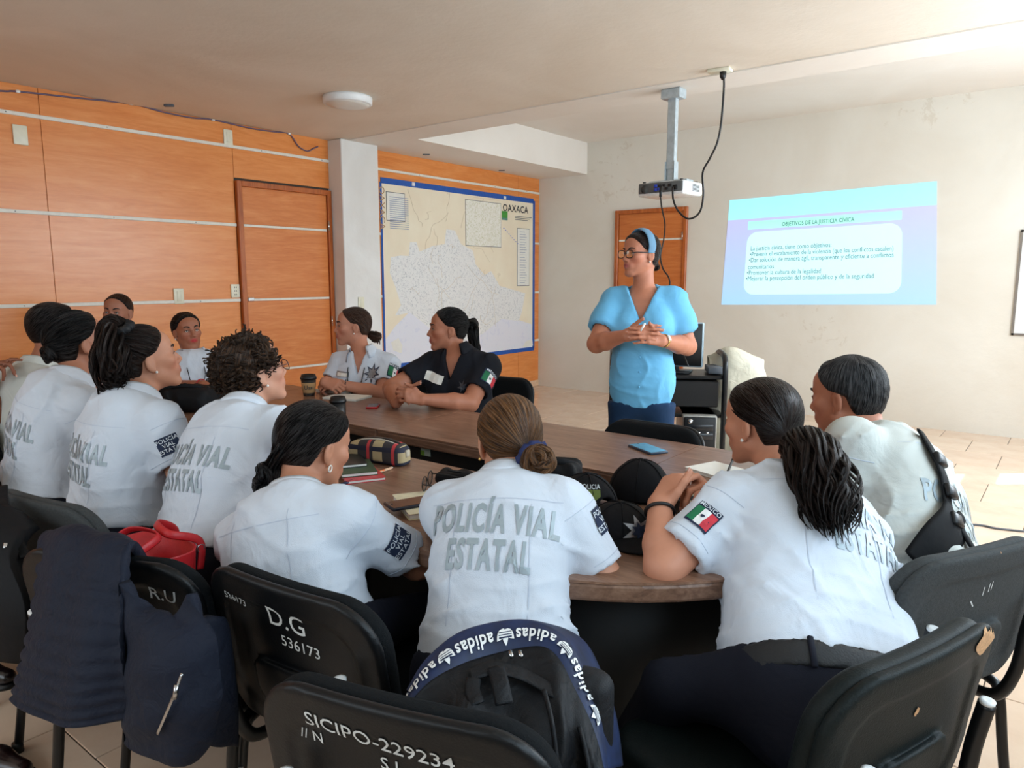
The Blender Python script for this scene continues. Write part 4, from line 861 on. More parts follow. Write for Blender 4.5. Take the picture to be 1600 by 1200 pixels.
    for q in arms:                                                       # the hem cuts the trunk, not the sleeves
        E = np.asarray(arms[q][0], float); Pe = S[q] + (E - S[q]) * sleeve; a = S[q]; ab = Pe - a; t = np.clip(((x - a[0]) * ab[0] + (y - a[1]) * ab[1] + (z - a[2]) * ab[2]) / (ab @ ab), 0, 1)
        arm_ok |= ((x - a[0] - t * ab[0]) ** 2 + (y - a[1] - t * ab[1]) ** 2 + (z - a[2] - t * ab[2]) ** 2) < .095 ** 2
    F.f = np.where(arm_ok, F.f, np.maximum(F.f, dpl)).astype(np.float32)
    F.cap(bc - U * .005, bc + nrm(nb - bc) * .12, nr * 1.12 + .006, nr + .010, .006, 'sub')
    if neckcut is not None:                                              # open V neck
        ang, depth = neckcut[:2]; vt = C - U * depth + Fv * .10; 
        e = Field(F.lo, F.lo + (F.n - 1) * h, h); 
        uu = (x - vt[0]) * U[0] + (y - vt[1]) * U[1] + (z - vt[2]) * U[2]; vv = (x - vt[0]) * R[0] + (y - vt[1]) * R[1] + (z - vt[2]) * R[2]; ff = (x - C[0]) * Fv[0] + (y - C[1]) * Fv[1] + (z - C[2]) * Fv[2]
        dv = np.maximum(np.abs(vv) * math.cos(ang) - uu * math.sin(ang), -(ff + .015)); F.f = np.maximum(F.f, -dv).astype(np.float32)
    V, Q = F.mesh(1); P.shirt = mk('shirt', V, Q, M[shirt], body); P.bvh = bvh_of(V, Q)
    if neckcut is not None:                                              # skin of the chest under the open neck
        Fc = Field(C - .22, C + .16, .0058); t2 = [sec(.45, .120 * w[2], .105, .07), sec(.68, .132 * w[3], .105, .07), sec(.84, .130 * w[3], .094, .07), sec(.97, .085 * w[3], .045, .05)]; Fc.loft(t2, R, Fv, .02, -.012)
        for q in ('L', 'R'): Fc.cap(C - U * .06, S[q] - U * .01, .040, .040, .03)
        Fc.cap(bc, nb, nr * 1.12, nr, .03); Vc, Qc = Fc.mesh(1); P.chest = mk('chest_skin', Vc, Qc, M['skin'], body, True, {'Col': ('FLOAT_COLOR', np.tile(col, (len(Vc), 1)))})
    # --- trousers and shoes
    if lower:
        kn = {}; 
        for q, sg in (('R', 1), ('L', -1)):
            hj = hip + R * sg * .088 * w[0]
            if standing: K_ = A(hip[0], hip[1], .47) + R * sg * .10 + f0 * .02; An = A(hip[0], hip[1], .09) + R * sg * .10 - f0 * .02
            elif knees and q in knees: K_, An = (np.asarray(v_, float) for v_ in knees[q])
            else: K_ = A(hip[0], hip[1], .50) + f0 * .40 + R * sg * .13; An = A(K_[0], K_[1], .09) + f0 * .02
            kn[q] = (hj, K_, An)
        pts = [hip + A(0, 0, .12)] + [p for v in kn.values() for p in v]; F = Field(np.min(pts, axis=0) - .19, np.max(pts, axis=0) + .17, .014)
        F.loft([sec(-.12, .140 * w[0], .09, .108), sec(.04, .150 * w[0], .10, .112), sec(.20, .134 * w[1], .10, .090)], R, Fv, .04, .008)
        for hj, K_, An in kn.values(): F.cap(hj, K_, .088 * w[0] ** .5, .066, .05); F.cap(K_, An, .064, .052, .03)
        fp = hip + (C - hip) * (hem + .06); F.plane(fp, U); F.plane(A(0, 0, .045), A(0, 0, -1)); V, Q = F.mesh(1); P.trousers = mk('trousers', V, Q, M[legs], body)
        for hj, K_, An in kn.values():
            F = Field(An - A(.24, .24, .10), An + A(.24, .24, .08), .010); tp = A(An[0], An[1], 0) + f0 * .13; F.cap(A(An[0], An[1], .045), tp + A(0, 0, .035), .038, .034, .03); F.cap(A(An[0], An[1], .05), A(An[0], An[1], .09), .036, .036, .03); F.plane(A(0, 0, .002), A(0, 0, -1)); V, Q = F.mesh(1); s_ = mk('shoe', V, Q, M['shoe'], body)
            if P.body: 
                so = [(.040 * math.cos(a_) + (.13 if math.cos(a_) > 0 else 0), .037 * math.sin(a_)) for a_ in np.linspace(0, 2 * np.pi, 20, endpoint=False)]
                mk('sole', *prismvf(so, A(An[0], An[1], .0), f0, np.cross(A(0, 0, 1), f0), A(0, 0, 1), .014), M['black'], s_)
    P.C, P.hip, P.U, P.R, P.Fv, P.S, P.arms, P.LT, P.sec, P.tor, P.bc, P.nb, P.nr, P.f0, P.sleeve = C, hip, U, R, Fv, S, arms, LT, sec, tor, bc, nb, nr, f0, sleeve
    return P
STARTS = [(0, .078, .086), (.022, .074, .084), (.045, .060, .074), (.062, .046, .055), (.072, .030, .036), (.077, .012, .026), (.074, -.030, .004), (.068, -.040, -.030), (.055, -.052, -.058), (.030, -.068, -.078), (0, -.074, -.084)]
def comb_strands(P, T, to, n=150, seed=1, tr=.0021, lift=.002):
    """fine raised strands combed from the hairline to the knot"""
    rg = np.random.default_rng(seed); E = A(.073 + T, .092 + T, .078 + T); c0 = A(0, -.018, .040); full = STARTS + [(-x, y, z) for x, y, z in STARTS[-2:0:-1]]; ring = spline(full, 10, True); b = nrm(to); out = []; att = []
    for k in range(n):
        p = ring[rg.integers(len(ring))] - c0 - A(0, .012, 0) + rg.normal(size=3) * .002; d0 = nrm(p / E); d1 = nrm((b * .1 + A(0, -.01, .03) * 0) / E); ang = math.acos(np.clip(d0 @ d1, -1, 1)); m = 16; t = np.linspace(0 if rg.random() < .6 else rg.random() * .5, .97, m)
        dirs = (np.sin((1 - t) * ang)[:, None] * d0 + np.sin(t * ang)[:, None] * d1) / (math.sin(ang) + 1e-6); C = c0 + dirs * E * (1 + (lift * (.2 + .8 * rg.random())) / .085) * np.interp(t, [0, .12, 1], [.955, 1, 1])[:, None]; low = np.clip((-.01 - C[:, 2]) / .07, 0, 1); C[:, 0] *= 1 - .10 * low
        bad = np.nonzero(C[:, 1] > np.interp(C[:, 2], HLZ, HLY) - .002)[0]; st = bad[-1] + 1 if len(bad) else 0
        if m - st < 5: continue
        C = C[st:]; t = np.linspace(0, 1, len(C)); m = len(C)
        V, F = tubevf(P.head + P.hs * (C @ P.B), tr * (.5 + rg.random()) * np.interp(t, [0, .15, .9, 1], [.2, 1, 1, .3]), 4, False); out.append((V, F)); th = np.tile(np.arange(4) * 1.57, m); att.append(np.stack([np.cos(th) * .6 + k * 4.1, np.sin(th) * .6, np.repeat(t, 4) * 2], 1))
    V, F = joinvf(out); return V, F, np.concatenate(att)
def give_hair(P, mat, T=.010, to=(0, -1, -.1), parts=(), name='hair', fine=160, **kw):
    if fine: parts = list(parts) + [comb_strands(P, T, to, fine, int(abs(P.head[0]) * 100))]
    V, Q, S_ = hair_cap(P.head, P.B, P.hs, T, to, **kw); L = [(V, Q)]; At = [S_]
    for v, q, s_ in parts: L.append((v, q)); At.append(s_)
    V, Q = joinvf(L); return mk(name, V, Q, mat, P.body, True, {'strand': ('FLOAT_VECTOR', np.concatenate(At))})
def collar(P, mat, open_=40, hgt=.036, fall=.050, flare=.024, up_=.042):
    """stand and fall collar around the neck, open at the front"""
    ax = nrm(P.nb - P.bc) * .5 + P.U * .5; ax = nrm(ax); c = P.bc + ax * up_; R = nrm(P.R - ax * (P.R @ ax)); Fv = np.cross(ax, R); n = 36; V = []; prof = [(0.008, -.012), (.006, .010), (.007, hgt * .8), (.011, hgt), (.016, hgt * .75), (.014 + flare * .6, hgt * .2), (.014 + flare, hgt - fall)]
    for i in range(n + 1):
        a = math.radians(open_ + (360 - 2 * open_) * i / n); k = abs(math.cos(a / 2)) if False else 0; fr = max(0, math.cos(a)); d = R * math.sin(a) + Fv * math.cos(a)
        for (o, z) in prof: V.append(c + d * (P.nr * (1.14 if abs(math.cos(a)) < .7 else 1.12) + o + fr * .012) + ax * (z - .022 * fr - (.018 * fr if z < 0 else 0)) )
    m = len(prof); V = np.array(V); G = V.reshape(n + 1, m, 3); Vv, Ff = sheetvf(G.transpose(1, 0, 2), .0028); return mk('collar', Vv, Ff, mat, P.body)
def seams(P, yoke=.86, pleat=.085):
    n = -P.Fv; ax = np.cross(P.U, n)
    L_ = [(rect2d(.30, .0018, .02), yoke, 0.0)] if yoke else []
    if pleat: L_ += [(rect2d(.0018, .26, .02), .52, sg * pleat) for sg in (-1, 1)]
    for VF, t, du in L_:
        V, F = decal(VF, P.hip + (P.C - P.hip) * t + ax * du + n * .2, ax, P.U, P.bvh, 1, None, .0012, .35)
        if len(V): mk('seam', V, F, M['seam'], P.shirt, False)
    for q in P.arms:                                                     # armhole seam and sleeve hem
        E = np.asarray(P.arms[q][0], float); d = nrm(E - P.S[q]); e1 = nrm(np.cross(d, A(.2, .3, .9))); e2 = np.cross(d, e1)
        for t in (.10, P.sleeve - .10):
            c = P.S[q] + (E - P.S[q]) * t; pts = []
            for a in np.linspace(0, 2 * np.pi, 33):
                v = e1 * math.cos(a) + e2 * math.sin(a); h = P.bvh.ray_cast(Vector(c + v * .16), Vector(-v), .16)
                pts.append(np.array(h[0]) + v * .0004 if h[0] is not None and (np.array(h[0]) - c) @ v < .10 else None)
            run = []
            for p in pts + [None]:
                if p is not None: run.append(p)
                else:
                    if len(run) > 4: mk('seam', *tubevf(np.array(run), .0011, 5, False), M['seam'], P.shirt)
                    run = []
def back_text(P, lines, t=.66, size=.082, sx=.62, mat='reflect', du=0.0, gap=None, tilt=0.0):
    gap = gap or size * .90
    n = -P.Fv; ax = np.cross(P.U, n); ay = P.U; k = math.radians(tilt); ax, ay = ax * math.cos(k) + ay * math.sin(k), ay * math.cos(k) - ax * math.sin(k)
    for i, s in enumerate(lines):
        o = P.hip + (P.C - P.hip) * t + ax * du - ay * gap * i + n * .2
        V, F = decal(text2d(s, .034, .16), o, ax, ay, P.bvh, size * sx, size, .0022, .35)
        if len(V): mk('back_lettering', V, F, M[mat], P.shirt, False)
def sleeve_mark(P, q, kind, t=.36, w=.075, h=.062, swing=0.0, out=None):
    """cloth badge on the outer side of a sleeve: 'unit' (navy, three lines) or 'flag'"""
    E = np.asarray(P.arms[q][0], float); d = nrm(E - P.S[q]); sg = 1 if q == 'R' else -1; n = P.R * sg if out is None else np.asarray(out); n = nrm(n - d * (n @ d)); n = nrm(n * math.cos(swing) + np.cross(d, n) * math.sin(swing)); ay = -d; ax = np.cross(ay, n); o = P.S[q] + (E - P.S[q]) * t + n * .10
    def put(VF, dx, dy, mat, name, sx=1.0, sy=None, off=.003):
        V, F = decal(VF, o + ax * dx + ay * dy, ax, ay, P.bvh, sx, sy, off, .12)
        if len(V): mk(name, V, F, M[mat], P.shirt, False)
    if kind == 'unit':
        put(rect2d(w, h, .012), 0, 0, 'patch', 'sleeve_patch')
        for i, s in enumerate(('POLIC\u00cdA', 'VIAL', 'ESTATAL')): put(text2d(s, .012, .5), 0, (1 - i) * h * .29, 'patchtext', 'patch_lettering', h * .30, None, .0045)
    else:
        put(rect2d(w * 1.10, h * 1.34, .012), 0, h * .10, 'patch', 'sleeve_patch')
        for i, mt in enumerate(('fg', 'fw', 'fr')): put(rect2d(w * .335, h * .94, .012), (i - 1) * w * .335, 0, mt, 'flag_stripe', 1, None, .0042)
        put(poly2d([(.5 * math.cos(a) * (1 + .3 * math.sin(3 * a)), .5 * math.sin(a)) for a in np.linspace(0, 6.28, 14, endpoint=False)]), 0, 0, 'patch', 'flag_emblem', w * .17, None, .0055)
        put(text2d('M\u00c9XICO', .012, .5), 0, h * .62, 'patchtext', 'patch_lettering', h * .30, None, .0052)
def front_mark(P, VF, t, du, mat, name, sx=1.0, sy=None, off=.003, rot=0.0):
    k = math.radians(rot); ax0 = np.cross(P.U, P.Fv); ax = ax0 * math.cos(k) + P.U * math.sin(k); ay = P.U * math.cos(k) - ax0 * math.sin(k)
    V, F = decal(VF, P.hip + (P.C - P.hip) * t + ax0 * du + P.Fv * .25, ax, ay, P.bvh, sx, sy, off, .3)
    if len(V): return mk(name, V, F, M[mat] if isinstance(mat, str) else mat, P.shirt, False)
def surf(P, t, du, front=True, off=.011):
    n = P.Fv if front else -P.Fv; o = P.hip + (P.C - P.hip) * t + np.cross(P.U, n) * du + n * .3; h = P.bvh.ray_cast(Vector(o), Vector(-n), .6); return np.array(h[0]) + n * off if h[0] is not None else o - n * .2
def earring(P, q, mat='pearl', hoop=False):
    p = P.L(q * .0805, .001, -.036)
    if hoop: mk('earring', *ring_band(p - P.B[2] * .008 * P.hs, P.B[0] * .6 + P.B[1] * .3, .0085, .0018, 0, 20, 6), M[mat], P.body)
    else: mk('earring', *lathevf([(0, -.0045), (.003, -.0035), (.0045, 0), (.003, .0035), (0, .0045)], p, P.B[2], 10), M[mat], P.body)
def glasses(P, mat, w=.026, h=.017, thick=.0016):
    L = P.L; g = []; body = P.body
    gl = None; parts = []
    for q in (-1, 1):
        a = np.linspace(0, 2 * np.pi, 29); sx = np.sign(np.cos(a)) * np.abs(np.cos(a)) ** .7; sy = np.sign(np.sin(a)) * np.abs(np.sin(a)) ** .7
        C = np.array([L(q * .033 + w * x_, .103 - .10 * abs(w * x_) * (1 if x_ * q > 0 else .2), .001 + h * y_) for x_, y_ in zip(sx, sy)]); parts.append(tubevf(C, thick, 6, False))
        parts.append(tubevf(spline([L(q * (.033 + w * .96), .100, .008), L(q * .072, .085, .010), L(q * .080, .02, .012), L(q * .080, -.012, .010), L(q * .078, -.028, -.012)], 5), thick, 6, False))
        parts.append((C[:-1].copy(), None))
    fr = [p for p in parts if p[1] is not None]; fr.append(tubevf(spline([L(-.009, .104, .004), L(0, .107, .007), L(.009, .104, .004)], 4), thick, 6, False)); V, F = joinvf(fr); gl = mk('glasses', V, F, mat, body)
    for p in parts:
        if p[1] is None: mk('lens', p[0], [tuple(range(len(p[0])))], M['lens'], gl, False)
    return gl
# ------------------------------------------------------------------ the people, one by one
BK = ['POLIC\u00cdA VIAL', 'ESTATAL']
def cast():
    relax = ((30, 35, 20), (35, 40, 20), (38, 42, 22), (40, 42, 22))
    # woman in the middle with the brown bun
    P = person('woman with highlighted brown bun and navy scrunchie seen from behind, white uniform shirt', D(796, 694, 1.86), 138, D(790, 768, 1.74), Z(776, 1060, .56), 114, hpitch=-22, hw=.136, w=(1.0, 1.0, .98, .92), fine=.0043,
               arms={'R': (D(940, 898, 1.68), D(850, 815, 1.98)), 'L': (D(705, 820, 1.95), D(760, 790, 2.10))}, sleeve=.90, col=srgb(196, 140, 112), bulge=.025, hem=.06)
    bc = D(841, 722, 1.72); loc = (bc - P.head) @ P.B.T
    give_hair(P, H_BROWN, .013, nrm(loc - A(0, -.01, .03)), [bun(bc, P.B, (.040, .040, .032), 22, .008, 5)], low=-.02, K=24)
    mk('scrunchie', *ring_band(bc + nrm(P.head - bc) * .022, P.head - bc, .036, .011, 9), plain('navy scrunchie', srgb(26, 38, 84), .8), P.body)
    collar(P, M['shirtw']); seams(P); back_text(P, BK, .74, .090, .46, tilt=-4); sleeve_mark(P, 'R', 'unit', .36, .07, .060); earring(P, -1, 'gold')
    P6 = P
    # woman with black low bun leaning to write
    P = person('woman with black low bun and hoop earring leaning over the table, white uniform shirt', D(492, 700, 1.93), 88, D(456, 793, 1.79), Z(475, 1000, .56), 102, hpitch=-14, hw=.158, sh_drop=.052, w=(1.0, 1.05, 1.05, 1.0), dep=1.05,
               arms={'R': (D(652, 880, 1.86), D(660, 812, 2.12)), 'L': (D(372, 850, 1.98), D(440, 790, 2.20))}, sleeve=.80, col=srgb(186, 128, 100), hem=.14)
    bc = D(420, 744, 1.88); loc = (bc - P.head) @ P.B.T
    give_hair(P, H_BLACK, .015, nrm(loc - A(0, -.01, .03)), [bun(bc, P.B, (.034, .042, .034), 16, .009, 8), locks([P.L(0, -.075, .0), P.L(0, -.095, -.015), bc], [.035, .028, .022], 40, .006, .001), locks([bc, bc + A(-.01, -.02, -.03), bc + A(0, -.02, -.055)], [.022, .02, .008], 14, .006)], low=-.02, K=22)
    collar(P, M['shirtw']); seams(P); sleeve_mark(P, 'R', 'unit', .50, .068, .058, 0, out=-FW * A(1, 1, 0) + RT * .7 + A(0, 0, .5)); earring(P, 1, 'pearl', True)
    # woman with curly short hair and glasses
    P = person('woman with short curly brown hair and glasses, white uniform shirt, between two dark-haired women', D(396, 583, 2.34), 82, D(374, 652, 2.21), Z(318, 905, .56), 90, hpitch=13, hw=.150, sh_fwd=.03, w=(1.05, 1.1, 1.05, .98), dep=1.12,
               arms={'R': (D(462, 745, 2.28), D(500, 690, 2.5)), 'L': (D(330, 720, 2.5), D(400, 680, 2.6))}, sleeve=.7, col=srgb(198, 144, 118), hem=.16)
    give_hair(P, H_CURL, .020, (0, -.4, -1), [curls(P.head, P.B, P.hs, .023, 520, 4, .012)], fine=0, low=.03, wave=.004, fr=.004)
    glasses(P, plain('tortoise frame', srgb(90, 50, 46), .3)); earring(P, 1); collar(P, M['shirtw']); seams(P); back_text(P, BK, .68, .082, .50, tilt=-4); sleeve_mark(P, 'R', 'unit', .35, .08, .066, 0, out=-FW * A(1, 1, 0) + RT * .9)
    # woman with ponytail and scrunchie in profile
    P = person('woman with dark high ponytail and sequin scrunchie in profile, white shirt with navy sleeve patch', D(230, 563, 2.48), 78, D(204, 632, 2.38), Z(190, 835, .57), 86, hpitch=13, hw=.158, sh_fwd=.03, w=(1.18, 1.25, 1.18, 1.0), dep=1.25, armr=1.15,
               arms={'R': (D(288, 740, 2.30), D(345, 700, 2.6)), 'L': (D(190, 720, 2.6), D(290, 690, 2.75))}, sleeve=.80, col=srgb(192, 134, 106), hem=.15)
    tp = P.L(0, -.085, .085); sr = D(193, 512, 2.40)
    give_hair(P, H_DARK, .011, (0, -.85, .6), [locks([sr, sr + A(-.04, -.02, .0), D(172, 560, 2.36), D(180, 600, 2.33), D(198, 598, 2.32)], [.02, .04, .055, .05, .03], 120, .0055, .010, 2, 6)], K=22)
    mk('scrunchie', *ring_band(sr, sr - P.head, .022, .014, 8), plain('black scrunchie', srgb(16, 15, 18), .7), P.body)
    earring(P, 1); collar(P, M['shirtw']); seams(P); back_text(P, BK, .66, .082, .50, tilt=-2); sleeve_mark(P, 'R', 'unit', .46, .064, .056, 0, out=-FW * A(1, 1, 0) + RT * .5)
    # woman next to her, hair slicked back
    P = person('woman with slicked back black hair and small earring, white shirt, far left behind the ponytail', D(126, 537, 2.75), 88, D(100, 602, 2.65), Z(72, 790, .57), 84, hpitch=11, hw=.155, sh_fwd=.03, w=(1.15, 1.25, 1.15, 1.0), dep=1.25, armr=1.15,
               arms={'R': (D(168, 690, 2.62), D(230, 660, 2.9)), 'L': (D(90, 680, 2.9), D(180, 650, 3.0))}, sleeve=.80, col=srgb(176, 118, 92), hem=.20)
    bc = P.L(.01, -.115, -.01); give_hair(P, H_BLACK, .016, (0, -1, -.15), [bun(bc, P.B, (.034, .034, .030), 12, .009, 3)], K=22)
    earring(P, 1); collar(P, M['shirtw']); seams(P); back_text(P, BK, .66, .082, .50, tilt=0)
    # officer behind, only bun and shoulder visible
    P = person('officer with black bun, pale shirt and sleeve patch half hidden at the far left', D(88, 516, 3.25), 85, D(54, 580, 3.16), .06, 92, hw=.17, w=(1.05, 1.1, 1.05, 1.0), dep=1.1,
               arms={'R': (D(110, 640, 3.15), D(170, 620, 3.4)), 'L': (D(60, 640, 3.4), D(140, 620, 3.5))}, shirt='shirtb', sleeve=.7, col=srgb(160, 104, 80), fine=.0065)
    bc = D(60, 520, 3.20); give_hair(P, H_BLACK, .014, nrm((bc - P.head) @ P.B.T - A(0, -.01, .03)), [bun(bc, P.B, (.034, .034, .03), 12, .009, 9)]); collar(P, M['shirtb']); sleeve_mark(P, 'R', 'unit', .35, .085, .070, 0, out=-FW * A(1, 1, 0) + RT * .2)
    # woman facing the camera with a lanyard
    P = person('woman with red lipstick, star badge and lanyard facing the camera by the orange wall', D(293, 519, 4.50), 350, D(302, 557, 4.47), .05, 336, hpitch=6, hroll=4, hw=.165, w=(1.05, 1.05, 1.0, 1.0), dep=1.1, bust=.02,
               arms={'R': (D(262, 606, 4.42), D(318, 601, 4.20), dict(dir=D(352, 604, 4.15) - D(318, 601, 4.20), back=(0, -.2, 1), curl=relax)), 'L': (D(356, 606, 4.42), D(350, 612, 4.16))}, sleeve=.62, col=srgb(166, 106, 80), lip=srgb(180, 44, 48), bulge=0, fine=.0042)
    bc = P.L(0, -.11, -.03); give_hair(P, H_BLACK, .012, (0, -1, -.2), [bun(bc, P.B, (.034, .034, .03), 10, .009, 9)]); collar(P, M['shirtw'], 48)
    front_mark(P, poly2d(star2d(8, .055, .026), .02), .80, .100, 'patch', 'star_badge'); front_mark(P, poly2d(star2d(8, .036, .018), .02), .80, .100, 'silver', 'badge_centre', off=.006)
    ly = [P.L(.05, -.02, -.10), surf(P, .86, -.045), surf(P, .70, -.035), surf(P, .52, -.012), surf(P, .42, .004)]; mk('lanyard', *tubevf(spline(ly, 6), .005, 6, True, .5), M['black'], P.body)
    ly = [P.L(-.05, -.02, -.10), surf(P, .86, .05), surf(P, .70, .04), surf(P, .52, .018), surf(P, .42, .006)]; mk('lanyard', *tubevf(spline(ly, 6), .005, 6, True, .5), M['black'], P.body)
    a, b_ = P.arms['R'][0], P.arms['R'][1]; mk('bracelet', *ring_band(b_ - nrm(b_ - a) * .02, b_ - a, .032, .004), plain('red bracelet', srgb(180, 40, 40), .6), P.body); earring(P, 1)
    # man by the wall, only head in view
    P = person('man with short cropped black hair looking over the others by the orange wall', D(184, 489, 4.65), 312, D(192, 548, 4.68), .03, 325, hs=1.0, hw=.19, male=True, w=(1.1, 1.1, 1.1, 1.1), arms={'R': (D(150, 610, 4.6), D(190, 612, 4.4)), 'L': (D(240, 610, 4.6), D(215, 612, 4.4))}, col=srgb(164, 108, 84), lip=srgb(150, 88, 78), bulge=0, fine=.0042, hroll=-3)
    give_hair(P, H_BLACK, .006, (0, .3, -1), K=20, fr=.006, fine=0); collar(P, M['shirtw'])
    # woman in white with ponytail looking left
    P = person('woman with brown ponytail and star badge looking left in front of the white pillar', D(551, 511, 4.35), 236, D(568, 554, 4.33), .06, 296, hpitch=2, hw=.150, sh_drop=.062, w=(.95, .92, .95, .95), bust=.022, neckcut=(.30, .10),
               arms={'L': (D(597, 615, 4.18), D(533, 601, 4.12), dict(dir=D(508, 600, 4.10) - D(533, 601, 4.12), back=(.3, -.5, .8), curl=((50, 60, 30),) * 4, thumb=(30, -10, 25))), 'R': (D(512, 606, 4.32), D(507, 596, 4.10), dict(dir=(.5, .1, -.1), back=(-.3, -.6, .6), curl=((60, 70, 30),) * 4))}, sleeve=.66, col=srgb(190, 128, 102), lip=srgb(176, 92, 88), bulge=0, fine=.0043)
    tp = D(577, 522, 4.40); give_hair(P, H_MID, .009, nrm((tp - P.head) @ P.B.T - A(0, -.01, .03)), [locks([tp, tp + A(.03, .02, -.015), D(590, 526, 4.42), D(594, 540, 4.42)], [.016, .028, .024, .008], 26, .007)])
    mk('hair_tie', *ring_band(tp, tp - P.head, .016, .006), M['black'], P.body); collar(P, M['shirtw'], 42, fall=.06, flare=.032); sleeve_mark(P, 'L', 'flag', .42, .075, .070, .45)
    front_mark(P, poly2d(star2d(8, .052, .024), .02), .80, .100, 'patch', 'star_badge'); front_mark(P, poly2d(star2d(8, .036, .018), .02), .80, .100, 'silver', 'badge_centre', off=.006)
    front_mark(P, rect2d(.085, .028, .03), .78, -.085, 'silver', 'name_tape'); front_mark(P, rect2d(.07, .018, .03), .775, -.085, 'paper', 'name_tape', off=.005)
    for sg in (-1, 1): front_mark(P, rect2d(.11, .005, .02), .74, sg * .09, 'seam', 'pocket_seam', off=.005)
    for sg in (-1, 1): mk('lanyard', *tubevf(spline([surf(P, .88, sg * .05), surf(P, .74, sg * .045), surf(P, .60, sg * .03), surf(P, .50, .012)], 5), .0028, 5), M['black'], P.body)
    p = surf(P, .46, .01, True, .02); mk('id_holder', *obox(p, np.cross(P.U, P.Fv), P.U, P.Fv, .042, .022, .004, .003, 1), M['black'], P.body)
    b_, a = np.asarray(P.arms['L'][1]), np.asarray(P.arms['L'][0]); mk('bracelet', *ring_band(b_ - nrm(b_ - a) * .02, b_ - a, .031, .003), M['black'], P.body); earring(P, -1)
    # woman in black polo
    ild = ((55, 45, 20), (60, 45, 20), (60, 48, 22), (60, 50, 22))
    P = person('woman in black polo shirt with ponytail and clasped hands in front of the map', D(699, 516, 3.98), 232, D(717, 553, 3.94), .06, 284, hpitch=2, hs=.98, hw=.168, sh_drop=.068, w=(1.12, 1.12, 1.1, 1.05), dep=1.1, bust=.025, shirt='polo', neckcut=(.34, .12), armr=1.12,
               arms={'L': (D(734, 630, 3.74), D(660, 624, 3.62), dict(dir=D(626, 614, 3.58) - D(660, 624, 3.62), back=(.35, -.75, .45), curl=((35, 55, 30), (40, 60, 30), (45, 62, 30), (48, 62, 30)), thumb=(30, 15, 15))), 'R': (D(612, 606, 3.86), D(619, 630, 3.66), dict(dir=D(640, 604, 3.60) - D(619, 630, 3.66), back=(-.75, -.2, .3), curl=((5, 12, 8), (10, 16, 8), (50, 60, 25), (55, 60, 25)), thumb=(35, 10, 10)))}, sleeve=.68, col=srgb(172, 112, 86), lip=srgb(150, 70, 70), bulge=0, fine=.0039)
    tp = D(727, 505, 4.05); give_hair(P, H_BLACK, .009, nrm((tp - P.head) @ P.B.T - A(0, -.01, .03)), [locks([tp, tp + A(.035, .025, .0), D(738, 515, 4.08), D(744, 545, 4.06), D(752, 560, 4.04)], [.014, .028, .030, .026, .008], 34, .0075, .005)])
    mk('hair_tie', *ring_band(tp, tp - P.head, .016, .006), plain('navy tie', srgb(40, 48, 70), .6), P.body); collar(P, M['polo'], 40, fall=.055, flare=.03); sleeve_mark(P, 'L', 'flag', .42, .078, .062, .45)
    front_mark(P, rect2d(.115, .042, .03), .77, -.085, 'paper', 'name_label', rot=-12); front_mark(P, text2d('Nombre', 0, .5), .625, -.095, 'ink', 'label_lettering', .028, None, .005, -12) if False else None
    front_mark(P, poly2d(star2d(7, .035, .014), .02), .70, .10, plain('dark badge', srgb(58, 62, 70), .5), 'star_badge')
    # presenter
    P = person('standing presenter with blue headband and glasses, light blue blouse and jeans', D(1000, 399, 3.70), 250, D(1006, 455, 3.73), D(1003, 606, 3.75), 292, hpitch=2, hs=.95, hw=.146, w=(.95, .98, 1.0, .95), dep=1.08, wst=.4, bust=.018, shirt='blouse', legs='jeans', standing=True, neckcut=(.40, .165), sleeve=.66, puff=.014, hem=-.20, armr=1.12,
               arms={'R': (D(932, 537, 3.66), D(978, 524, 3.47), dict(dir=D(1006, 518, 3.42) - D(978, 524, 3.47), back=(.2, -.8, .4), curl=((20, 25, 12),) * 4, thumb=(30, 20, 10))), 'L': (D(1074, 541, 3.72), D(1034, 532, 3.46), dict(dir=D(990, 519, 3.385) - D(1034, 532, 3.46), back=(.45, -.75, .5), curl=((10, 18, 10), (12, 20, 10), (15, 22, 10), (18, 24, 10)), thumb=(25, 25, 5)))}, col=srgb(188, 122, 94), lip=srgb(160, 82, 78), bulge=0, fine=.0039, sh_drop=.05)
    bc = P.L(.0, -.105, -.045); give_hair(P, H_DARK, .012, (0, -.8, -.5), [bun(bc, P.B, (.030, .030, .028), 12, .008, 9)], fr=.014)
    hb = [P.L(x, y, z) for x, y, z in ((-.080, -.008, .012), (-.0865, -.006, .05), (-.070, -.004, .098), (-.038, .0, .128), (0, .002, .138), (.038, .0, .128), (.070, -.004, .098), (.0865, -.006, .05), (.080, -.008, .012))]
    mk('headband', *tubevf(spline(hb, 6), .024, 10, True, .24, P.B[1]), cloth('denim headband', srgb(112, 150, 178), .8, .3), P.body); glasses(P, plain('black frame', srgb(18, 18, 22), .3), .027, .020, .0022); earring(P, -1)
    b_, a = np.asarray(P.arms['L'][1]), np.asarray(P.arms['L'][0]); wc = b_ - nrm(b_ - a) * .022; wt = mk('wristwatch', *ring_band(wc, b_ - a, .031, .007, 0, 30, 8, .4), M['gold'], P.body)
    nn = nrm(-FW - nrm(b_ - a) * (-FW @ nrm(b_ - a)) + A(0, 0, .3)); mk('watch_face', *obox(wc + nn * .033, nrm(b_ - a), np.cross(nn, nrm(b_ - a)), nn, .011, .014, .004, .002, 1), M['pearl'], wt)
    for k in range(5): p = surf(P, .62 - .15 * k, 0, True, .002); mk('button', *lathevf([(0, 0), (.005, 0), (.005, .002), (0, .003)], p, P.Fv, 10), M['blouse'], P.body)
    mk('marker_pen', *tubevf([D(1001, 517, 3.36), D(1008, 505, 3.36)], .005, 8), M['white'], None)
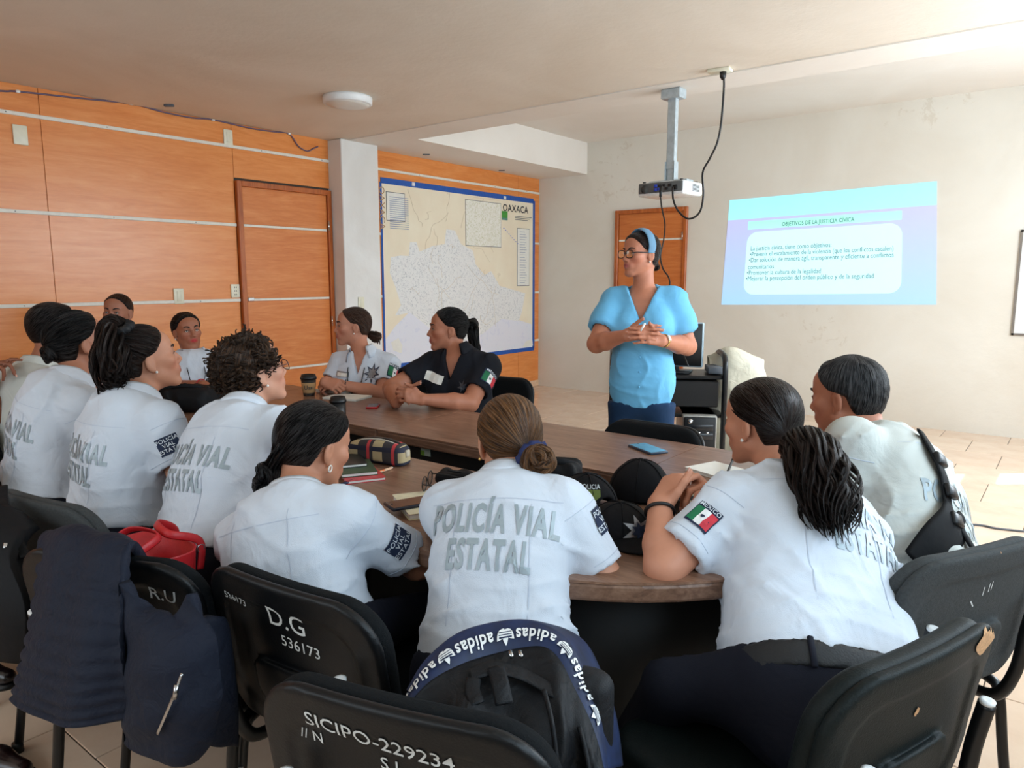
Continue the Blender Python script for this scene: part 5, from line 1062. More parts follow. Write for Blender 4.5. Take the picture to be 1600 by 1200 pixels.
    o = bpy.data.objects['marker_pen']; tag(o, 'white marker pen held between the presenter\'s fingers', 'pen')
    # woman at the right with long ponytail
    P = person('woman with long wavy dark ponytail in white shirt at the near right of the table', D(1188, 662, 1.93), 163, D(1234, 770, 1.80), Z(1290, 1085, .57), 152, hpitch=-6, hw=.168, w=(1.25, 1.35, 1.22, 1.12), dep=1.2, armr=1.08, bust=.03, bulge=.025,
               arms={'L': (D(1038, 886, 1.64), D(1030, 790, 1.76), dict(dir=D(1062, 740, 1.80) - D(1030, 790, 1.76), back=(-.2, -.9, .3), curl=((35, 40, 15), (42, 45, 20), (46, 48, 20), (50, 48, 20)), thumb=(35, 35, 12))), 'R': (D(1185, 860, 1.98), D(1130, 782, 1.84), dict(dir=D(1082, 748, 1.78) - D(1130, 782, 1.84), back=(.1, .2, 1), curl=((45, 55, 20),) * 4, thumb=(30, -30, 10)))}, sleeve=.76, col=srgb(198, 136, 108), hem=.035, fine=.0043,
               knees={'L': (D(1060, 985, 1.52) - A(0, 0, .12), A(-.86, 1.42, .09)), 'R': (A(-.62, 1.75, .5), A(-.80, 1.80, .09))}, sh_fwd=.0, sh_drop=.088)
    tp = D(1250, 700, 1.78); pth = [tp, tp + A(.01, -.03, .01), D(1272, 715, 1.66), D(1292, 760, 1.585), D(1300, 800, 1.54), D(1308, 838, 1.50)]
    give_hair(P, H_DARK, .012, nrm((tp - P.head) @ P.B.T - A(0, -.01, .03)), [locks(pth, [.022, .044, .060, .066, .058, .034], 260, .0044, .009, 1.7, 11, 5), locks(pth[:-1], [.01, .022, .032, .036, .02], 14, .02, .004, 1, 12, 6)], K=26, low=-.01)
    earring(P, -1); collar(P, M['shirtw']); seams(P); back_text(P, BK, .72, .082, .50, du=.07); sleeve_mark(P, 'L', 'flag', .46, .054, .047, 0.0, out=A(-.10, -1, .1))
    b_, a = np.asarray(P.arms['L'][1]), np.asarray(P.arms['L'][0]); mk('hair_band', *ring_band(b_ - nrm(b_ - a) * .018, b_ - a, .034, .0045), M['black'], P.body)
    Fb = Field(P.hip - .34, P.hip + .34, .008); Fb.loft(P.tor, P.R, P.Fv, .05, .013); p1 = P.hip + (P.C - P.hip) * .07; p0 = P.hip + (P.C - P.hip) * -.035; Fb.plane(p1, P.U); Fb.plane(p0, -P.U); V, Q = Fb.mesh(0); bl = mk('belt', V, Q, plain('black belt', srgb(16, 16, 18), .6, bmp=.3, bscale=250), P.body)
    for du in (-.12, .06): 
        ax = np.cross(P.U, -P.Fv); o = P.hip + (P.C - P.hip) * .018 + ax * du - P.Fv * .4; bv = bvh_of(V, Q); h = bv.ray_cast(Vector(o), Vector(P.Fv), .8)
        if h[0] is not None: mk('belt_loop', *obox(np.array(h[0]), ax, P.U, P.Fv, .006, .030, .004, .002, 1), M['trouser'], bl)
    # man at the right end with black sling
    P = person('man with greying short hair and black equipment sling over a pale shirt at the right', D(1322, 622, 2.22), 168, D(1378, 705, 2.14), Z(1440, 935, .57), 176, hpitch=-8, hs=1.02, male=True, hw=.195, w=(1.2, 1.3, 1.2, 1.12), dep=1.25, shirt='shirtb', armr=1.15, bulge=.03,
               arms={'L': (D(1290, 850, 2.05), D(1230, 790, 2.2)), 'R': (D(1330, 800, 2.55), D(1260, 760, 2.5))}, sleeve=.66, col=srgb(178, 116, 90), hem=.02, fine=.0043, lip=srgb(160, 80, 76))
    give_hair(P, H_GREY, .011, (0, .2, -1), K=22, fr=.004, wave=.0015, fine=0); collar(P, M['shirtb']); seams(P); back_text(P, BK, .52, .082, .50)
    bm_ = cloth('black webbing', srgb(14, 14, 16), .8, .2)
    def strap(pts, wd, name, th=.006):
        C_ = spline([surf(P, t, du, False, .010) for t, du in pts], 6); mk(name, *tubevf(C_, wd, 8, True, th / wd, np.cross(C_[1] - C_[0], -P.Fv)), bm_, P.body)
    strap([(.97, -.055), (.82, -.07), (.62, -.08), (.45, -.085), (.32, -.09)], .026, 'shoulder_strap'); strap([(.38, -.07), (.29, -.11), (.18, -.16), (.05, -.19)], .055, 'wide_strap'); strap([(.40, -.03), (.33, -.06), (.16, -.04)], .018, 'side_strap')
    for t, du in ((.74, -.073), (.52, -.082), (.34, -.088)): p = surf(P, t, du, False, .02); mk('buckle', *obox(p, np.cross(P.U, -P.Fv), P.U, -P.Fv, .024, .018, .008, .004, 1), M['black'], P.body)
    # seated person cut by the left edge of the picture
    P = person('person at the left edge of the picture, only a gesturing hand and forearm visible', D(-120, 505, 3.3), 60, D(-110, 570, 3.3), .05, 70, w=(1.1, 1.1, 1.1, 1), arms={'R': (D(-6, 650, 3.05), D(-30, 585, 3.0), dict(dir=D(14, 556, 2.98) - D(-30, 585, 3.0), back=(0, 0, 1), curl=((10, 20, 10), (40, 50, 20), (60, 60, 20), (60, 60, 20)), thumb=(40, 0, 10))), 'L': (D(-190, 650, 3.2), D(-120, 640, 3.4))}, sleeve=.6, col=srgb(140, 86, 64), fine=.0065)
    give_hair(P, H_BLACK, .008, (0, -.5, -1)); collar(P, M['shirtw'])
cast()
# ================================================================== TABLES
M['tabletop'] = m_wood('walnut laminate', srgb(100, 70, 53), srgb(132, 97, 77), srgb(158, 123, 101), 'X', 0.30, 1.6)
M['tableedge'] = m_wood('table edge band', srgb(88, 62, 48), srgb(120, 88, 70), srgb(144, 112, 92), 'X', 0.4, 1.6)
M['modesty'] = plain('black table panel', srgb(14, 14, 15), 0.6)
TZ = 0.745; YA, YM0, YM1, YZ = 1.21, 1.84, 2.11, 2.68
def table(poly, label, panels, legs, group='conference table modules'):
    c = np.mean(np.array(poly), axis=0); t = empty('table', (c[0], c[1], 0), label, 'table', group)
    V, F = prismvf(poly, A(0, 0, TZ - .006), A(1, 0, 0), A(0, 1, 0), A(0, 0, 1), .006, .0); mk('tabletop', V, F, M['tabletop'], t, False)
    V, F = prismvf(poly, A(0, 0, TZ - .048), A(1, 0, 0), A(0, 1, 0), A(0, 0, 1), .0425, .008); mk('edge_band', V, F, M['tableedge'], t, False)
    for lo, hi in panels: mk('modesty_panel', *boxvf((lo[0], lo[1], .10), (hi[0], hi[1], TZ - .048), .003, 1), M['modesty'], t, False)
    for x, y in legs: 
        mk('leg', *boxvf((x - .03, y - .03, .03), (x + .03, y + .03, TZ - .048), .006, 2), M['modesty'], t, False); mk('foot', *boxvf((x - .035, y - .16, 0), (x + .035, y + .16, .035), .01, 2), M['modesty'], t, False)
    return t
def rect(x0, x1, y0, y1): return [(x0, y0), (x1, y0), (x1, y1), (x0, y1)]
tb = table(rect(-2.398, -1.152, YM1, YZ), 'walnut table module with a sticker on its black panel, behind the plaid pencil case', [((-2.36, YM1 + .045), (-1.19, YM1 + .063))], [(-2.28, 2.45), (-1.27, 2.45)])
p = onY(665, 706, YM1 + .044); mk('sticker', *boxvf(p - A(.028, .001, .017), p + A(.028, .0015, .017)), plain('sticker', srgb(176, 190, 176), .5), tb, False); mk('sticker_mark', *boxvf(p - A(.028, .002, .017), p + A(-.006, .0, .004)), plain('sticker green', srgb(120, 160, 60), .5), tb, False)
table(rect(-3.648, -2.402, YM1, YZ), 'walnut table module under the clasped hands and the coffee cup', [((-3.61, YM1 + .045), (-2.44, YM1 + .063))], [(-3.52, 2.45), (-2.52, 2.45)])
table(rect(-2.398, -1.152, YA, YM0), 'near walnut table module under the pencil case and the open notebook', [((-2.36, YM0 - .075), (-1.19, YM0 - .057))], [(-2.28, 1.5), (-1.27, 1.5)])
table(rect(-3.648, -2.402, YA, YM0), 'near walnut table module in front of the ponytail woman at the left', [((-3.61, YM0 - .075), (-2.44, YM0 - .057))], [(-3.52, 1.5), (-2.52, 1.5)])
table(rect(-4.15, -3.652, YA, YZ), 'walnut end table module in front of the woman with the lanyard', [((-4.1, 1.9), (-3.7, 1.92))], [(-3.9, 1.5), (-3.9, 2.45)])
rr_ = (YZ - YA) / 2; cy_ = (YZ + YA) / 2; dpoly = [(-1.148 + rr_ * math.cos(a), cy_ + rr_ * math.sin(a)) for a in np.linspace(-math.pi / 2, math.pi / 2, 30)]
dt = table(dpoly, 'rounded walnut end table module under the black caps and the paper', [], [])
ap = spline([A(-1.13 + .52 * math.cos(a), cy_ + .52 * math.sin(a), 0) for a in np.linspace(-math.pi / 2, math.pi / 2, 9)], 4); G = np.array([ap + A(0, 0, z) for z in (.06, .35, TZ - .048)]); mk('modesty_panel', *sheetvf(G, .018), M['modesty'], dt)
for a in (-1.1, 0, 1.1): x, y = -1.13 + .5 * math.cos(a), cy_ + .5 * math.sin(a); mk('foot', *boxvf((x - .03, y - .03, 0), (x + .03, y + .03, .07), .01, 1), M['modesty'], dt, False)

# ================================================================== CHAIRS
M['chairfab'] = plain('charcoal chair fabric', srgb(20, 22, 24), 0.9, spec=.15, var=0.25, scale=220, bmp=0.5, bscale=420, bdist=0.003)
M['chairgreen'] = plain('black green chair vinyl', srgb(10, 19, 19), 0.6, var=0.2, scale=120, bmp=0.3, bscale=300, spec=.25)
M['chairgrey'] = plain('worn grey chair fabric', srgb(56, 58, 58), 0.9, var=0.22, scale=160, bmp=0.5, bscale=420)
M['shell'] = plain('black plastic shell', srgb(12, 13, 15), 0.42, var=0.1, scale=90, bmp=0.12, bscale=260, spec=.3)
M['chalk'] = plain('white marker', srgb(214, 216, 214), 0.8, var=0.1)
_CH = {}
def chair_meshes():
    if _CH: return _CH
    def warp(u, v, w): return u, v + .34 * u * u * -1.0 + .16 * (w) + .25 * w * w, w
    cc = A(0, -.262, .655)
    F = Field((-.27, -.40, .45), (.27, -.14, .86), .0062); I3 = np.eye(3); rbox(F, cc + A(0, .012, 0), I3, (.232, .022, .168), .020, warp=warp, round2=.095); _CH['back'] = F.mesh(1)
    F = Field((-.27, -.42, .45), (.27, -.14, .86), .0062); rbox(F, cc + A(0, -.014, -.002), I3, (.236, .012, .172), .011, warp=warp, round2=.098); rbox(F, cc + A(0, -.030, -.01), I3, (.185, .010, .125), .008, .004, 'sub', warp, .07); rbox(F, cc + A(0, -.021, -.06), I3, (.10, .007, .05), .006, .004, 'add', warp, .03); _CH['shell'] = F.mesh(1)
    F = Field((-.27, -.26, .38), (.27, .28, .52), .0075); rbox(F, A(0, .01, .448), np.stack([A(1, 0, 0), A(0, 0, 1), A(0, 1, 0)]), (.238, .032, .218), .026, warp=lambda u, v, w: (u, v - .16 * np.maximum(-(w + .0), 0) * 0 + .9 * np.maximum(w - .13, 0) ** 2, w), round2=.09); _CH['seat'] = F.mesh(1)
    _CH['bvh'] = bvh_of(*_CH['shell']); _CH['bvhb'] = bvh_of(*_CH['back']); return _CH
def chair(x, y, face, label, writing=(), fab='chairfab', shell='shell', zs=1.0, worn=None, group='stackable visitor chairs', stickers=False, metal='blackmetal'):
    """steel framed visitor chair; local +Y is where the sitter looks"""
    m = chair_meshes(); c = empty('chair', (x, y, 0), label, 'chair', group, math.radians(face - 90)); c.scale = (1, 1, zs)
    def put(n, vf, mat, p=c): return mk(n, vf[0], vf[1], M[mat] if isinstance(mat, str) else mat, p, True, local=True)
    def shared(n, key, mat):
        k = (key, mat)
        if k not in _CH: _CH[k] = mesh_data(n, m[key][0], m[key][1], M[mat])
        o = bpy.data.objects.new(n, _CH[k]); _link(o, c); return o
    shared('seat', 'seat', fab); b = shared('backrest', 'back', fab); sh = shared('back_shell', 'shell', shell)
    for s in (-1, 1):
        put('leg', tubevf(spline([A(s * .245, .235, 0), A(s * .242, .215, .25), A(s * .240, .200, .385), A(s * .240, .170, .412), A(s * .240, .12, .415)], 5), .0125, 10, True, 1.0), metal)
        put('leg', tubevf(spline([A(s * .245, -.275, 0), A(s * .242, -.235, .25), A(s * .240, -.215, .385), A(s * .240, -.185, .412), A(s * .240, -.13, .415)], 5), .0125, 10), metal)
        put('side_rail', tubevf([A(s * .240, -.14, .415), A(s * .240, .13, .415)], .0125, 10), metal)
        bp = put('back_post', tubevf(spline([A(s * .17, -.08, .405), A(s * .17, -.20, .405), A(s * .17, -.255, .425), A(s * .17, -.287, .50), A(s * .17, -.300, .60), A(s * .17, -.314, .68)], 6), .015, 10, True, .7), metal)
        put('post_cap', lathevf([(0, 0), (.0125, 0), (.013, .006), (.007, .008), (0, .005)], A(s * .17, -.314, .68), A(0, -.14, 1), 12), 'white', bp)
        for yy in (.235, -.275): put('foot_cap', lathevf([(0, 0), (.016, 0), (.015, .03), (0, .031)], A(s * .245, yy, 0), A(0, 0, 1), 10), 'black')
    for yy in (.10, -.12): put('cross_bar', tubevf([A(-.24, yy, .408), A(.24, yy, .408)], .010, 8), metal)
    if stickers:
        put('leg_sticker', boxvf((.228, -.262, .27), (.258, -.232, .285)), 'fr'); put('leg_sticker', boxvf((.228, -.266, .255), (.258, -.236, .27)), 'fg'); put('leg_label', boxvf((-.256, -.258, .24), (-.230, -.228, .31)), 'white')
    for (s, u, z, size, rot) in writing:
        k = math.radians(rot); V, F = decal(text2d(s, .004, .35), A(u, -.45, z), A(math.cos(k), 0, math.sin(k)), A(-math.sin(k), 0, math.cos(k)), m['bvh'], size, None, .0015, .3)
        if len(V): mk('painted_writing', V, F, M['chalk'], sh, False, local=True)
    if worn:
        for (u, z, w_, h_, front) in worn:
            n_ = 1 if front else -1; pts = [(w_ * math.cos(a) * (1 + .25 * math.sin(2.3 * a + u * 40)), h_ * math.sin(a) * (1 + .2 * math.cos(3 * a))) for a in np.linspace(0, 6.283, 18, endpoint=False)]
            V, F = decal(poly2d(pts, .012), A(u, .1 * n_ - .262, z), A(-n_, 0, 0), A(0, 0, 1), m['bvhb'] if front else m['bvh'], 1, None, .002, .25)
            if len(V): mk('torn_foam', V, F, plain('foam', srgb(196, 150, 108), .9, var=.2, scale=200) if 'foam' not in bpy.data.materials else bpy.data.materials['foam'], b, False, local=True)
    return c
chair(-.79, .915, 107, 'black chair with SICIPO-229234 painted on its back, nearest the camera', [('SICIPO-229234', -.02, .765, .037, -4), ('S J.', .0, .728, .030, -4), ('// N', -.135, .740, .026, 0), ('D', .13, .70, .04, 0)], zs=1.0)
chair(-1.20, 1.07, 96, 'black chair marked D.G and 536173 behind the leaning woman with the bun', [('D.G', .02, .75, .060, -3), ('536173', .045, .70, .034, -3), ('536173', -.13, .76, .022, -6)], stickers=True)
chair(-1.70, .90, 112, 'black chair draped with a quilted navy jacket', [('R.U', .155, .752, .042, -8)])
chair(-2.20, .985, 100, 'grey fabric chair with a dark bag hanging on it at the left edge', [], fab='chairgrey', shell='chairgrey')
chair(-2.98, .96, 92, 'black chair under the slick-haired woman at the far left', [])
chair(-.425, 1.36, 160, 'black green vinyl chair with torn orange foam corner at the near right', [], fab='chairgreen', shell='chairgreen', worn=[(.170, .800, .046, .030, False), (-.02, .72, .006, .008, False)])
chair(-.385, 1.95, 152, 'worn grey chair with yellow foam tears under the man at the right', [('1', -.02, .70, .03, 40), ('/ //', .02, .73, .03, 20)], fab='chairgrey', shell='chairgrey', worn=[(.02, .826, .03, .007, False), (.16, .815, .02, .01, False)])
chair(-1.40, 2.50, 270, 'empty black chair tucked under the far side of the table before the presenter', [], zs=.955)
chair(-2.62, 3.03, 282, 'black chair of the woman in the black polo before the map', [])
chair(-3.32, 2.95, 292, 'black chair of the woman with the brown ponytail by the pillar', [])
chair(-4.50, 2.36, 336, 'black chair of the woman with the lanyard by the orange wall', [])
chair(-3.70, 1.24, 92, 'dark chair half hidden behind the officers at the far left', [])

# ================================================================== THINGS ON THE CHAIRS
def build_jacket():
    navy = cloth('quilted navy cloth', srgb(25, 30, 45), .75, .5, 500, 26); c0 = D(150, 980, 1.5)
    j = empty('jacket', A(c0[0], c0[1], .35), 'quilted navy jacket with silver zip hanging over a chair back', 'jacket')
    rows = [[(112, 868, 1.76), (150, 862, 1.72), (195, 870, 1.66), (222, 882, 1.62)], [(76, 842, 1.64), (120, 838, 1.56), (165, 850, 1.50), (204, 860, 1.46)], [(74, 900, 1.585), (112, 905, 1.49), (160, 915, 1.44), (203, 925, 1.42)], [(60, 985, 1.57), (100, 1000, 1.46), (150, 1010, 1.405), (200, 1010, 1.40)], [(45, 1050, 1.57), (92, 1075, 1.45), (145, 1080, 1.395), (208, 1070, 1.40)], [(36, 1092, 1.575), (90, 1120, 1.455), (145, 1126, 1.40), (216, 1110, 1.41)]]
    G = gridsheet([[D(*p) for p in r] for r in rows], 10, 12)
    V, F = sheetvf(G, .022, lambda u, v: -.0065 * np.abs(np.sin(v * 15 * np.pi + .25 * np.sin(u * 9))) * np.clip((v - .22) * 6, 0, 1) + .004 * np.sin(u * 14 + v * 3)); mk('back_panel', V, F, navy, j)
    rows = [[(203, 905, 1.415), (235, 965, 1.40), (285, 972, 1.37), (309, 925, 1.36)], [(206, 985, 1.425), (240, 1000, 1.35), (290, 1000, 1.32), (322, 985, 1.345)], [(208, 1060, 1.43), (240, 1065, 1.335), (290, 1070, 1.305), (330, 1062, 1.345)], [(213, 1115, 1.43), (240, 1130, 1.345), (285, 1135, 1.315), (326, 1120, 1.355)], [(218, 1148, 1.44), (245, 1168, 1.37), (282, 1178, 1.345), (306, 1164, 1.37)]]
    G = gridsheet([[D(*p) for p in r] for r in rows], 8, 10); V, F = sheetvf(G, .025, lambda u, v: .005 * np.sin(u * 9 + 4 * v) + .003 * np.sin(v * 22 + u * 5)); fp = mk('front_panel', V, F, navy, j)
    zt, zb = D(284, 1052, 1.268), D(246, 1146, 1.295); mk('zip', *tubevf(spline([zt, D(272, 1085, 1.265), D(258, 1118, 1.275), zb], 6), .0042, 6, True, .4), M['chrome'], fp)
    mk('zip_pull', *tubevf([D(276, 1070, 1.262), D(273, 1092, 1.262)], .0045, 6), M['chrome'], fp)
    rows = [[(290, 990, 1.40), (325, 960, 1.42), (338, 1010, 1.46)], [(300, 1080, 1.40), (335, 1070, 1.43), (348, 1100, 1.48)], [(310, 1150, 1.42), (335, 1160, 1.45), (350, 1165, 1.5)]]
    G = gridsheet([[D(*p) for p in r] for r in rows], 6, 8); mk('sleeve', *sheetvf(G, .03), navy, j)
build_jacket()
def build_red_bag():
    red = plain('red leatherette', srgb(196, 34, 40), .45, bmp=.15, bscale=200); inner = plain('red lining', srgb(172, 30, 36), .6); c = A(-1.715, .80, .475); s = nrm(A(1.0, -.02, 0)); f = A(-s[1], s[0], 0); up = A(0, 0, 1)
    b = empty('tote_bag', c, 'open red tote bag standing on a chair seat beside the curly haired woman', 'bag'); n = 28
    def ring(z, a, d): return [c + s * (.78 * a * np.sign(math.cos(t)) * abs(math.cos(t)) ** .6) + f * (.9 * d * np.sign(math.sin(t)) * abs(math.sin(t)) ** .7) + up * z for t in np.linspace(0, 2 * np.pi, n, endpoint=False)]
    R = [ring(0, .115, .05), ring(.02, .13, .06), ring(.15, .14, .065), ring(.285, .15, .075), ring(.29, .152, .077), ring(.288, .143, .069), ring(.15, .13, .055), ring(.03, .11, .045)]
    V = np.concatenate(R); F = [(i * n + k, i * n + (k + 1) % n, (i + 1) * n + (k + 1) % n, (i + 1) * n + k) for i in range(len(R) - 1) for k in range(n)] + [tuple(range(n))[::-1], tuple(range((len(R) - 1) * n, len(R) * n))]; mk('bag_body', V, F, red, b)
    for sg in (-1, 1):
        P_ = [c + f * sg * .076 + s * -.065 + up * .22, c + f * sg * .080 - s * .062 + up * .29, c + f * sg * .03 - s * .05 + up * .325, c + f * sg * .01 + s * .05 + up * .325, c + f * sg * .080 + s * .062 + up * .29, c + f * sg * .076 + s * .065 + up * .22]
        h = mk('strap', *tubevf(spline(P_, 6), .010, 8, True, .28, up), red, b)
        for q in (-1, 1): mk('buckle', *ring_band(c + f * sg * .081 + s * q * .064 + up * .272, s, .009, .002), M['chrome'], h)
build_red_bag()
def build_backpack():
    blk = cloth('black backpack nylon', srgb(22, 23, 26), .6, .7, 500, 16); nav = plain('navy backpack band', srgb(13, 31, 66), .6, var=.45, scale=25); c0 = D(800, 1100, 1.2)
    b = empty('backpack', A(c0[0], c0[1], .47), 'black backpack with white lettered navy band standing on the nearest chair', 'backpack')
    arc = [(640, 1085, 1.17), (668, 1040, 1.20), (715, 1000, 1.235), (765, 983, 1.26), (815, 977, 1.27), (855, 985, 1.26), (890, 1010, 1.24), (915, 1060, 1.21), (932, 1110, 1.18), (942, 1160, 1.16), (948, 1215, 1.14)]
    inn = [(640, 1100, 1.115), (678, 1062, 1.13), (725, 1038, 1.145), (770, 1024, 1.155), (815, 1014, 1.16), (850, 1012, 1.155), (872, 1030, 1.14), (892, 1070, 1.12), (915, 1120, 1.10), (932, 1172, 1.085), (940, 1225, 1.07)]
    inn = [(p[0], p[1] + 2, q[2] - .035) for p, q in zip(inn, arc)]; top = spline([D(*p) for p in arc], 6); ed = spline([D(*p) for p in inn], 6); mid = (top + ed) / 2 + (-FW * .005 + A(0, 0, .004)); back = top + A(-.03, .10, -.05)
    G = np.array([back, top + FW * .02, top, mid, ed]); G2 = np.array([spline(list(G[:, i]), 5) for i in range(G.shape[1])]).transpose(1, 0, 2); band = mk('band', *sheetvf(G2, .004), nav, b)
    # lettering following the band: the words stand on their heads
    top_r, bot_r = 10, G2.shape[0] - 1; mid_r = G2[(top_r + bot_r) // 2]; cum = np.concatenate([[0], np.cumsum(np.linalg.norm(np.diff(mid_r, axis=0), axis=1))])
    def onband(s_, q):
        u = np.interp(s_, cum, np.arange(len(cum))); i0 = min(int(u), len(cum) - 2); fu = u - i0; v = top_r + q * (bot_r - top_r); j0 = min(int(v), bot_r - 1); fv = v - j0
        p = (G2[j0, i0] * (1 - fu) + G2[j0, i0 + 1] * fu) * (1 - fv) + (G2[j0 + 1, i0] * (1 - fu) + G2[j0 + 1, i0 + 1] * fu) * fv
        n_ = np.cross(G2[j0, i0 + 1] - G2[j0, i0], G2[j0 + 1, i0] - G2[j0, i0]); n_ = nrm(n_); n_ = n_ if n_ @ -FW > 0 else -n_; return p + n_ * .0065
    wid = np.linalg.norm(G2[top_r] - G2[bot_r], axis=1).mean()
    leaf = lambda a, l, w: [(math.sin(a) * t * l + math.cos(a) * s_ * w * math.sin(math.pi * min(1, t * .9 + .1)), math.cos(a) * t * l - math.sin(a) * s_ * w * math.sin(math.pi * min(1, t * .9 + .1)) - .35) for s_, ts in ((1, np.linspace(0, 1, 7)), (-1, np.linspace(1, 0, 7)[1:-1])) for t in ts]
    def stamp(s0, VF, size, mat=None, lift=0.0):
        V2, F = VF; V = np.array([onband(s0 - x_ * size, .46 + y_ * size / wid) for x_, y_ in V2]) + (-FW) * lift; mk('band_lettering', V, F, mat or M['white'], band, False)
    s0 = .030
    while s0 < cum[-1] * .80:
        stamp(s0, text2d('adidas', .020, .2), .0255); s0 += .056
        for a in (-.8, 0, .8): stamp(s0, poly2d(leaf(a, .80, .21), .2), .027)
        for q in range(3): stamp(s0, poly2d([(-.42, -.22 + .13 * q), (.42, -.22 + .13 * q), (.42, -.17 + .13 * q), (-.42, -.17 + .13 * q)], .2), .027, nav, .001)
        s0 += .053
    # main black panel
    low = [(a_, b_, d_ + .05) for a_, b_, d_ in [(640, 1150, 1.08), (680, 1150, 1.06), (725, 1150, 1.05), (770, 1155, 1.05), (815, 1160, 1.05), (850, 1170, 1.05), (872, 1180, 1.05), (892, 1190, 1.05), (915, 1200, 1.05), (930, 1215, 1.05), (938, 1235, 1.06)]]; bot = [(a, 1290, 1.09) for a in np.linspace(640, 960, 11)]
    lw = spline([D(*p) for p in low], 6); bt = spline([D(*p) for p in bot], 6); md = (ed * .55 + lw * .45) - FW * .018
    G = np.array([ed, md, lw, bt]); G2 = np.array([spline(list(G[:, i]), 8) for i in range(G.shape[1])]).transpose(1, 0, 2)
    mk('front_panel', *sheetvf(G2, .006, lambda u, v: .010 * np.sin(u * 17 + 2.5 * v) * np.clip(v * 2, 0, 1) + .006 * np.sin(u * 31 - 4 * v) * np.clip(v * 2, 0, 1)), blk, b)
    mk('pocket_flap', *sheetvf(gridsheet([[D(*p) for p in r] for r in ([(735, 1045, 1.178), (775, 1034, 1.185), (820, 1048, 1.18), (868, 1074, 1.16)], [(738, 1064, 1.150), (778, 1056, 1.157), (822, 1068, 1.152), (872, 1098, 1.135)])], 6, 4), .004), blk, b)
    for pts, w_ in (([(775, 1042, 1.165), (782, 1070, 1.135), (788, 1100, 1.115)], .014), ([(740, 1060, 1.15), (738, 1080, 1.13), (746, 1100, 1.11)], .012)): mk('pull_strap', *tubevf(spline([D(*p) for p in pts], 5), w_, 8, True, .2, RT), blk, b)
    for px in (797, 812): mk('zip_pull', *tubevf([D(px, 1018, 1.195), D(px + 3, 1027, 1.185)], .004, 6), M['chrome'], b)
    for k, a_ in enumerate(((850, 1078, 1.13), (905, 1135, 1.11))): mk('side_seam', *tubevf(spline([D(*a_), D(a_[0] + 12, a_[1] + 50, 1.09), D(a_[0] + 20, a_[1] + 110, 1.075)], 6), .004, 6), blk, b)
    Fk = Field(c0 - A(.26, .22, .36), c0 + A(.26, .26, .26), .012); ctr = A(np.mean(top[:, 0]) - .02, np.mean(top[:, 1]) + .02, .62); rbox(Fk, ctr, np.stack([nrm(A(.9, .28, 0)), nrm(A(-.28, .9, 0)), A(0, 0, 1)]), (.15, .035, .14), .03); V, Q = Fk.mesh(1); mk('body_core', V, Q, blk, b)
build_backpack()
def build_side_bag():
    blk = cloth('black hanging bag', srgb(16, 16, 19), .7, .4); c0 = D(20, 900, 1.75); b = empty('shoulder_bag', A(c0[0], c0[1], .4), 'black bag with a short zip hanging at the left edge of the picture', 'bag')
    rows = [[(-90, 790, 1.98), (-50, 800, 1.90), (-15, 815, 1.86), (15, 850, 1.82)], [(-90, 870, 1.92), (-45, 865, 1.82), (0, 870, 1.78), (45, 885, 1.76)], [(-60, 930, 1.92), (-10, 930, 1.80), (30, 940, 1.74), (72, 950, 1.735)], [(-50, 990, 1.95), (0, 1000, 1.84), (35, 1005, 1.78), (58, 1000, 1.77)]]
    mk('bag_body', *sheetvf(gridsheet([[D(*p) for p in r] for r in rows], 6, 6), .07), blk, b); mk('zip', *tubevf([D(9, 848, 1.72), D(7, 872, 1.72)], .005, 6), M['chrome'], b)
    mk('strap', *tubevf(spline([D(4, 760, 1.93), D(6, 785, 1.87), D(20, 830, 1.78), D(40, 870, 1.73)], 6), .012, 8, True, .3, RT), blk, b)
build_side_bag()
def shoe(c, ang, label, col):
    a = math.radians(ang); f = A(math.cos(a), math.sin(a), 0); s = A(-f[1], f[0], 0); c = np.asarray(c, float); lea = plain('brown leather ' + str(int(ang)), col, .25, spec=.7); o = empty('shoe', c, label, 'shoe', 'leather shoes at the left edge')
    F = Field(c - A(.2, .2, .02), c + A(.2, .2, .16), .006); F.cap(c - f * .09 + A(0, 0, .045), c + f * .02 + A(0, 0, .042), .036, .040, .03); F.cap(c + f * .02 + A(0, 0, .040), c + f * .105 + A(0, 0, .030), .040, .030, .03); F.cap(c - f * .085 + A(0, 0, .05), c - f * .06 + A(0, 0, .10), .036, .038, .03); F.plane(c + A(0, 0, .012), A(0, 0, -1)); F.plane(c + A(0, 0, .105), A(0, 0, 1)); V, Q = F.mesh(1); mk('upper', V, Q, lea, o)
    pl = [(.044 * math.cos(t) + (.098 if math.cos(t) > 0 else -.086), .040 * math.sin(t)) for t in np.linspace(0, 2 * np.pi, 24, endpoint=False)]; mk('sole', *prismvf(pl, c, f, s, A(0, 0, 1), .014), M['black'], o)
p = Z(-15, 1195, .03); shoe((p[0], p[1], 0), 25, 'dark brown leather shoe on the tiles in the bottom left corner', srgb(34, 16, 16))
p = Z(-32, 1055, .03); shoe((p[0], p[1], 0), 30, 'dark shoe tip at the left edge above the bottom corner', srgb(24, 14, 16))

